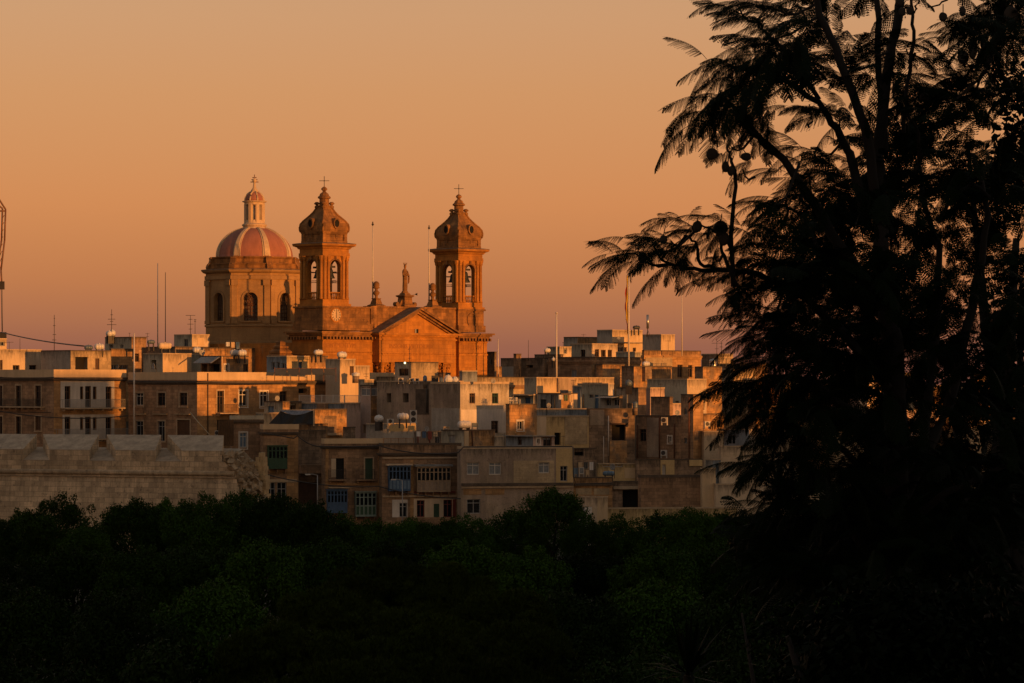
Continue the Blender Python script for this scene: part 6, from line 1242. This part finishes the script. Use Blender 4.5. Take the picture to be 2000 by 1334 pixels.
def frond(base, az, el, L_, roll=0., lod=0, dd=0):
    """base: (px,py,depth offset); az: heading in the horizontal plane (180 = towards the left), el: elevation"""
    P = FP[rngj.integers(len(FP))] if not lod else FPL[rngj.integers(len(FPL))]
    ca, sa, ce, se = math.cos(az), math.sin(az), math.cos(el), math.sin(el); cr2, sr2 = math.cos(roll), math.sin(roll)
    X = np.array([ca*ce, sa*ce, se]); Y0 = np.array([-sa, ca, 0]); Z0 = np.cross(X, Y0); Y = Y0*cr2+Z0*sr2; Z = -Y0*sr2+Z0*cr2
    M = np.stack([X, Y, Z]); ALLV.append((P.reshape(-1, 3)@M)*L_+base)
def cluster(px, py, dd, heading, n, L_=.34, el0=-.1, spread=1.0, lod=0):
    """fronds radiating from a twig tip; heading in degrees in the picture plane: 180 = left, 90 = up"""
    b = jp(px, py, dd); hx, hz = math.cos(R(heading)), math.sin(R(heading)); n = int(n*1.9)
    for i in range(n):
        az = (math.pi if hx < 0 else 0)+rngj.normal()*.85*spread; el = math.asin(max(-.95, min(.95, hz*.8)))+rngj.normal()*.30*spread+el0*.4
        frond(b+np.array([hx, 0, hz])*L_*(.40-.95*rngj.random()), az, el, L_*rngj.uniform(.42, .85), rngj.normal()*.32, lod)
edge = [(1240,494,-.1,182,3,.30),(1275,474,.05,170,3,.28),(1395,222,0,205,3,.34),(1412,185,-.3,205,5,.36),(1400,188,.2,200,3,.33),(1430,120,.1,175,5,.32),(1460,150,0,190,5,.33),(1480,40,.2,170,6,.30),(1490,75,-.2,200,5,.32),(1440,10,.3,180,3,.26),(1450,205,.1,215,4,.28),(1520,20,0,160,4,.3),(1500,110,0,185,5,.32),(1470,230,.1,250,5,.22),(1500,240,.0,262,4,.22),(1450,232,-.1,225,3,.18),
 (1285,492,-.2,188,4,.30),(1310,470,.1,172,4,.27),(1350,440,0,165,4,.27),(1330,505,.1,215,5,.26),(1380,455,.1,180,5,.26),(1425,440,-.1,160,4,.24),(1395,500,.0,250,3,.16),(1262,500,.1,205,2,.18),(1450,330,0,230,3,.16),(1430,290,.1,205,3,.16),
 (1452,535,.1,185,4,.28),(1472,560,-.1,200,6,.30),(1512,520,.1,190,6,.32),(1560,380,0,190,6,.32),(1580,340,.2,175,6,.34),(1530,430,.1,195,6,.30),(1520,400,-.2,180,5,.24),(1600,300,.2,165,6,.32),(1542,600,0,200,6,.34),(1512,655,.1,185,6,.32),(1530,620,-.2,150,5,.26),(1532,700,.1,195,6,.34),(1500,640,.1,130,4,.22),(1517,690,.2,180,5,.32),(1492,740,-.1,200,6,.38),(1490,755,.1,215,4,.30),(1512,770,.2,215,6,.34),(1502,810,-.1,195,6,.36),(1532,850,.1,215,6,.34),(1532,890,0,200,6,.34),(1507,900,.1,190,4,.30),(1542,950,.1,195,6,.34),(1512,985,-.1,190,6,.32),(1492,1010,.1,205,5,.30),(1532,1040,.1,210,6,.32),
 (1640,120,.3,120,5,.34),(1640,230,.1,160,5,.3),(1620,60,0,100,5,.3),(1690,90,0,60,4,.26),(1730,120,.2,-60,4,.24),(1745,160,.1,-70,4,.22),(1770,95,0,20,2,.18),(1775,105,.1,-10,3,.18),(1840,165,.1,150,4,.28),(1860,180,0,170,5,.28),(1900,170,.2,160,5,.3),(1830,200,-.1,175,5,.3),(1880,65,0,195,4,.22),(1895,40,.1,210,5,.25),(1930,20,.1,220,6,.25),(1955,60,.2,240,6,.26),(1990,60,0,150,4,.26),(1870,150,.1,190,3,.2)]
for px, py, dd, h_, n, L_ in edge: cluster(px, py, dd, h_, n+2, L_*.92)
def inside(px, py):
    B = [(-60,1500),(100,1470),(200,1520),(280,1600),(330,1590),(400,1540),(500,1560),(620,1540),(700,1540),(800,1520),(900,1540),(1000,1530),(1100,1500),(1400,1480)]
    for (y0, x0), (y1, x1) in zip(B, B[1:]):
        if y0 <= py <= y1: xb = x0+(x1-x0)*(py-y0)/(y1-y0); break
    if px < xb: return False
    if 1755 < px < 1890 and py < 190 and py > -60: return False
    if 1560 < px < 1640 and 235 < py < 290: return False
    if px > 1940 and 60 < py: return rngj.random() < .5
    return True
HOLES = [(1610,265,45),(1560,300,35),(1860,480,32),(1800,530,25),(1680,200,30),(1730,460,20),(1650,560,28),(1900,640,32),(1850,760,38),(1690,760,24),(1780,830,34),(1620,860,30),(1900,860,32)]
cnt = 0
while cnt < 330:
    px, py = rngj.uniform(1480, 2060), rngj.uniform(-60, 1120)
    if not inside(px, py): continue
    if py < 330 and rngj.random() < .5: continue
    if any((px-a)**2+(py-b)**2 < c*c for a, b, c in HOLES): continue
    cluster(px, py, rngj.uniform(-.8, 2.2), rngj.choice([180, 200, 160, 220, 0, -20, 140]), 4, .33, lod=1, spread=1.2); cnt += 1
jac = thing('jacaranda_tree', 'black silhouetted feathery tree with round hanging pods filling the right foreground', 'tree', (float(jp(1760,0)[0]), JD, ground_z(JD)), 0)
jl = np.array(jac.location)
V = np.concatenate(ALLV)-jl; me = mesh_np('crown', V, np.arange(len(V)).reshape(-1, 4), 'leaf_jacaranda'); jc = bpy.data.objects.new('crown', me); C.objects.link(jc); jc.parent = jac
print('jacaranda quads', len(V)//4)
LP = []
def limb(pts, r0, r1, name='limb', n=7):
    rg = random.Random(int(pts[0][0]*7+pts[0][1])); P = [Vector(jp(*p))-jac.location for p in pts]; out = []; rs = []
    k_ = 4; LP.extend(P)
    for i in range(len(P)-1):
        for j in range(k_): out.append(P[i].lerp(P[i+1], j/k_)+Vector((rg.uniform(-1,1), rg.uniform(-1,1), rg.uniform(-1,1)))*.008*(j > 0))
    out.append(P[-1]); T = len(out)-1; rs = [r0+(r1-r0)*i/T for i in range(len(out))]; q_ = MB(); q_.tube(out, rs, n); q_.build(name, 'bark', jac)
limb([(1790,3900,.1),(1770,2200,.1),(1745,1334,.1),(1752,1000,.1),(1745,700,.05),(1728,560,0),(1722,440,0)], .08, .032, 'trunk', 10)
L_ = [([(1722,440,0),(1712,300,.1),(1728,180,.1),(1750,60,.1),(1762,-40,.1)], .030, .018), ([(1722,450,0),(1690,250,-.1),(1640,120,-.1),(1600,30,-.1),(1590,-40,-.1)], .024, .013), ([(1728,300,.1),(1716,150,.2),(1712,0,.2),(1712,-40,.2)], .017, .011),
 ([(1740,620,0),(1640,480,.1),(1570,370,.1),(1530,310,.1),(1480,265,.1),(1430,205,.1),(1405,185,0)], .028, .006), ([(1510,300,.1),(1470,262,.0),(1432,218,-.1)], .012, .006), ([(1690,420,0),(1660,300,.2),(1635,250,.2),(1600,200,.2),(1500,140,.1),(1440,130,.1)], .024, .006),
 ([(1600,195,.2),(1560,120,.2),(1500,70,.2),(1480,40,.2)], .011, .005), ([(1735,760,0),(1640,640,0),(1560,570,.1),(1480,535,.1),(1400,527,.1),(1340,525,.1),(1310,516,.1)], .022, .005), ([(1400,527,.1),(1368,515,.1),(1360,480,.1),(1340,460,.1)], .009, .005), ([(1432,560,0),(1430,430,0),(1436,345,0),(1428,310,0),(1420,285,0)], .011, .005),
 ([(1440,560,0),(1415,500,0),(1405,470,0)], .010, .006), ([(1745,900,0),(1660,800,.1),(1580,740,.1),(1500,735,.1),(1450,760,.1)], .024, .005), ([(1745,980,.1),(1650,880,.1),(1570,840,.1),(1530,815,.1)], .02, .005), ([(1750,1150,.1),(1650,1020,.1),(1560,985,.1),(1510,990,.1)], .02, .005),
 ([(1752,1000,.1),(1850,800,.2),(1900,600,.2),(1930,420,.2),(1900,300,.2)], .032, .008), ([(1800,900,.1),(1830,620,.3),(1835,480,.3),(1800,380,.3),(1790,260,.2)], .022, .007), ([(1765,260,0),(1772,160,0),(1785,60,0),(1780,10,0),(1768,-30,0)], .010, .006), ([(1785,25,0),(1795,0,0),(1796,-30,0)], .006, .005),
 ([(1770,370,.1),(1800,310,.1),(1790,250,.1),(1745,190,.1)], .010, .005), ([(1830,430,.1),(1880,370,.1),(1900,360,.1),(1960,400,.1)], .010, .006), ([(1600,500,.1),(1570,420,.1),(1525,400,.1)], .010, .005), ([(1960,-40,0),(1950,60,0),(1925,140,0),(1905,160,0)], .022, .006), ([(1880,-40,.1),(1850,0,.1),(1812,14,.1)], .006, .003), ([(1435,490,0),(1400,455,0),(1370,440,0)], .008, .004), ([(1580,250,0),(1586,232,0),(1578,215,0),(1582,205,0)], .005, .003), ([(1745,1050,.1),(1850,960,.0),(1930,930,.0),(2010,880,.0)], .02, .008)]
for pts, a, b_ in L_: limb(pts, a, b_)
rg = random.Random(11)
LQ = []
for i in range(len(LP)-1):
    for j in range(6): LQ.append(LP[i].lerp(LP[i+1], j/6)) if (LP[i+1]-LP[i]).length < 1.0 else None
LQ = [q for q in LQ if q is not None]; NL = len(LQ); TW = bpy.data.objects
for px, py, dd, h_, n, L2 in edge:      # every leafy tip is joined to the nearest limb by a thin twig
    a = Vector(jp(px, py, dd))-jac.location; b_ = min(LQ[:NL], key=lambda q: (q-a).length+(.25 if q.x < a.x else 0)); mid = a.lerp(b_, .5)+Vector((0, 0, -.03)); q_ = MB(); q_.tube([a, a.lerp(mid, .5)+Vector((0,0,-.01)), mid, b_], [.0035, .004, .0055, .007], 5); q_.build('twig', 'bark', jac)
def pod(px, py, rpx, flat=.9, yaw=0., stem=(0, -16)):
    r = rpx*JS; n = 18; q_ = MB(); c_ = Vector(jp(px, py, -.1))-jac.location; rings = []; rg2 = random.Random(int(px))
    for t, k_ in ((-.25,.05),(-.24,.55),(-.16,.88),(0,1),(.16,.88),(.24,.55),(.25,.05)):
        rings.append([c_+Vector((math.cos(yaw)*r*k_*math.cos(a)-math.sin(yaw)*r*t, math.sin(yaw)*r*k_*math.cos(a)+math.cos(yaw)*r*t, flat*r*k_*math.sin(a)*(1.0+.06*math.sin(3*a+px)))) for a in [2*math.pi*j/n for j in range(n)]])
    q_.loft(rings, smooth=True); top = c_+Vector((0,0,flat*r*.95)); q_.tube([top-Vector((0,0,r*.15)), top+Vector((stem[0]*JS*.5, 0, -stem[1]*JS*.6)), top+Vector((stem[0]*JS, 0, -stem[1]*JS))], .0022, 5); q_.build('pod', 'pod', jac)
for a in ((1391,301,12,.98,0,(6,-22)),(1457,306,11,.75,.2,(-14,-14)),(1417,326,9,1.25,.5,(4,-16)),(1428,334,8,1.2,-.4,(5,-20)),(1842,33,8.5,1.1,.1,(0,-16)),(1762,23,7.5,1.2,.3,(8,-14)),(1777,21,7,1.2,-.4,(6,-16)),(1757,4,9,1,.2,(0,-12)),(1525,108,7,1.1,.4,(6,-10)),(1549,92,7,1.3,.8,(3,-12)),(1549,136,10,.9,.1,(-3,-12)),(1805,190,10,.95,.3,(0,-12)),(1296,468,8,1.1,.2,(4,-18)),(1255,503,10,1.1,.4,(4,-10)),(1362,442,10,1.1,.2,(2,-12)),(1408,446,14,1.1,.1,(2,-14)),(1414,466,11,1.2,.1,(0,-10)),(1881,112,12,1.2,.3,(4,-18)),(1900,95,13,1.7,.8,(0,-20)),(1912,118,7,1.3,.2,(0,-12)),(1880,22,8,1.3,.5,(0,-12)),(1975,30,15,1.2,.1,(0,-14)),(1920,85,9,1.6,.9,(0,-12))): pod(*a)

# ---- dense dark trees and shrubs close behind it on the right
def close_tree(px, ytop, w_px, D, label, seed, h_px, leaf=.05, m='leaf_dark', dens=420, nb=40, name='dark_tree'):
    rng = np.random.default_rng(seed); sc = D/F; gz = ground_z(D); bl = []
    cx_, ztop = (px-1000)*sc, (HY-ytop)*sc; rx, h_ = w_px*sc/2, h_px*sc
    for i in range(nb):
        r = rng.uniform(.22, .40)*rx; t = rng.random(); a = rng.uniform(0, 2*math.pi); q = rx*(1-.35*t**3)*math.sqrt(rng.random())-r*.6
        bl.append(((q*math.cos(a), q*math.sin(a), ztop-gz-r-(1-t)*h_*.95), r))
    V, Fq = crown_np(bl, leaf, dens, rng, flat=1.0); root = thing(name, label, 'tree', (cx_, D, gz), 0, 'black foliage masses in the right foreground'); c_ = bpy.data.objects.new('crown', mesh_np('crown', V, Fq, m)); C.objects.link(c_); c_.parent = root
    tm = MB(); H2 = ztop-gz; tm.tube([(0,0,-.4),(.1,0,H2*.4),(-.1,.1,H2*.75),(0,0,H2*.9)], [.13,.11,.07,.02], 8)
    for a in range(6): tm.tube([(0,0,H2*(.35+.08*a)), (rx*.5*math.cos(a*1.9), rx*.5*math.sin(a*1.9), H2*(.5+.07*a)), (rx*.8*math.cos(a*1.9), rx*.8*math.sin(a*1.9), min(H2*.95, H2*(.6+.07*a)))], [.05,.035,.01], 6)
    tm.build('trunk', 'bark', root)
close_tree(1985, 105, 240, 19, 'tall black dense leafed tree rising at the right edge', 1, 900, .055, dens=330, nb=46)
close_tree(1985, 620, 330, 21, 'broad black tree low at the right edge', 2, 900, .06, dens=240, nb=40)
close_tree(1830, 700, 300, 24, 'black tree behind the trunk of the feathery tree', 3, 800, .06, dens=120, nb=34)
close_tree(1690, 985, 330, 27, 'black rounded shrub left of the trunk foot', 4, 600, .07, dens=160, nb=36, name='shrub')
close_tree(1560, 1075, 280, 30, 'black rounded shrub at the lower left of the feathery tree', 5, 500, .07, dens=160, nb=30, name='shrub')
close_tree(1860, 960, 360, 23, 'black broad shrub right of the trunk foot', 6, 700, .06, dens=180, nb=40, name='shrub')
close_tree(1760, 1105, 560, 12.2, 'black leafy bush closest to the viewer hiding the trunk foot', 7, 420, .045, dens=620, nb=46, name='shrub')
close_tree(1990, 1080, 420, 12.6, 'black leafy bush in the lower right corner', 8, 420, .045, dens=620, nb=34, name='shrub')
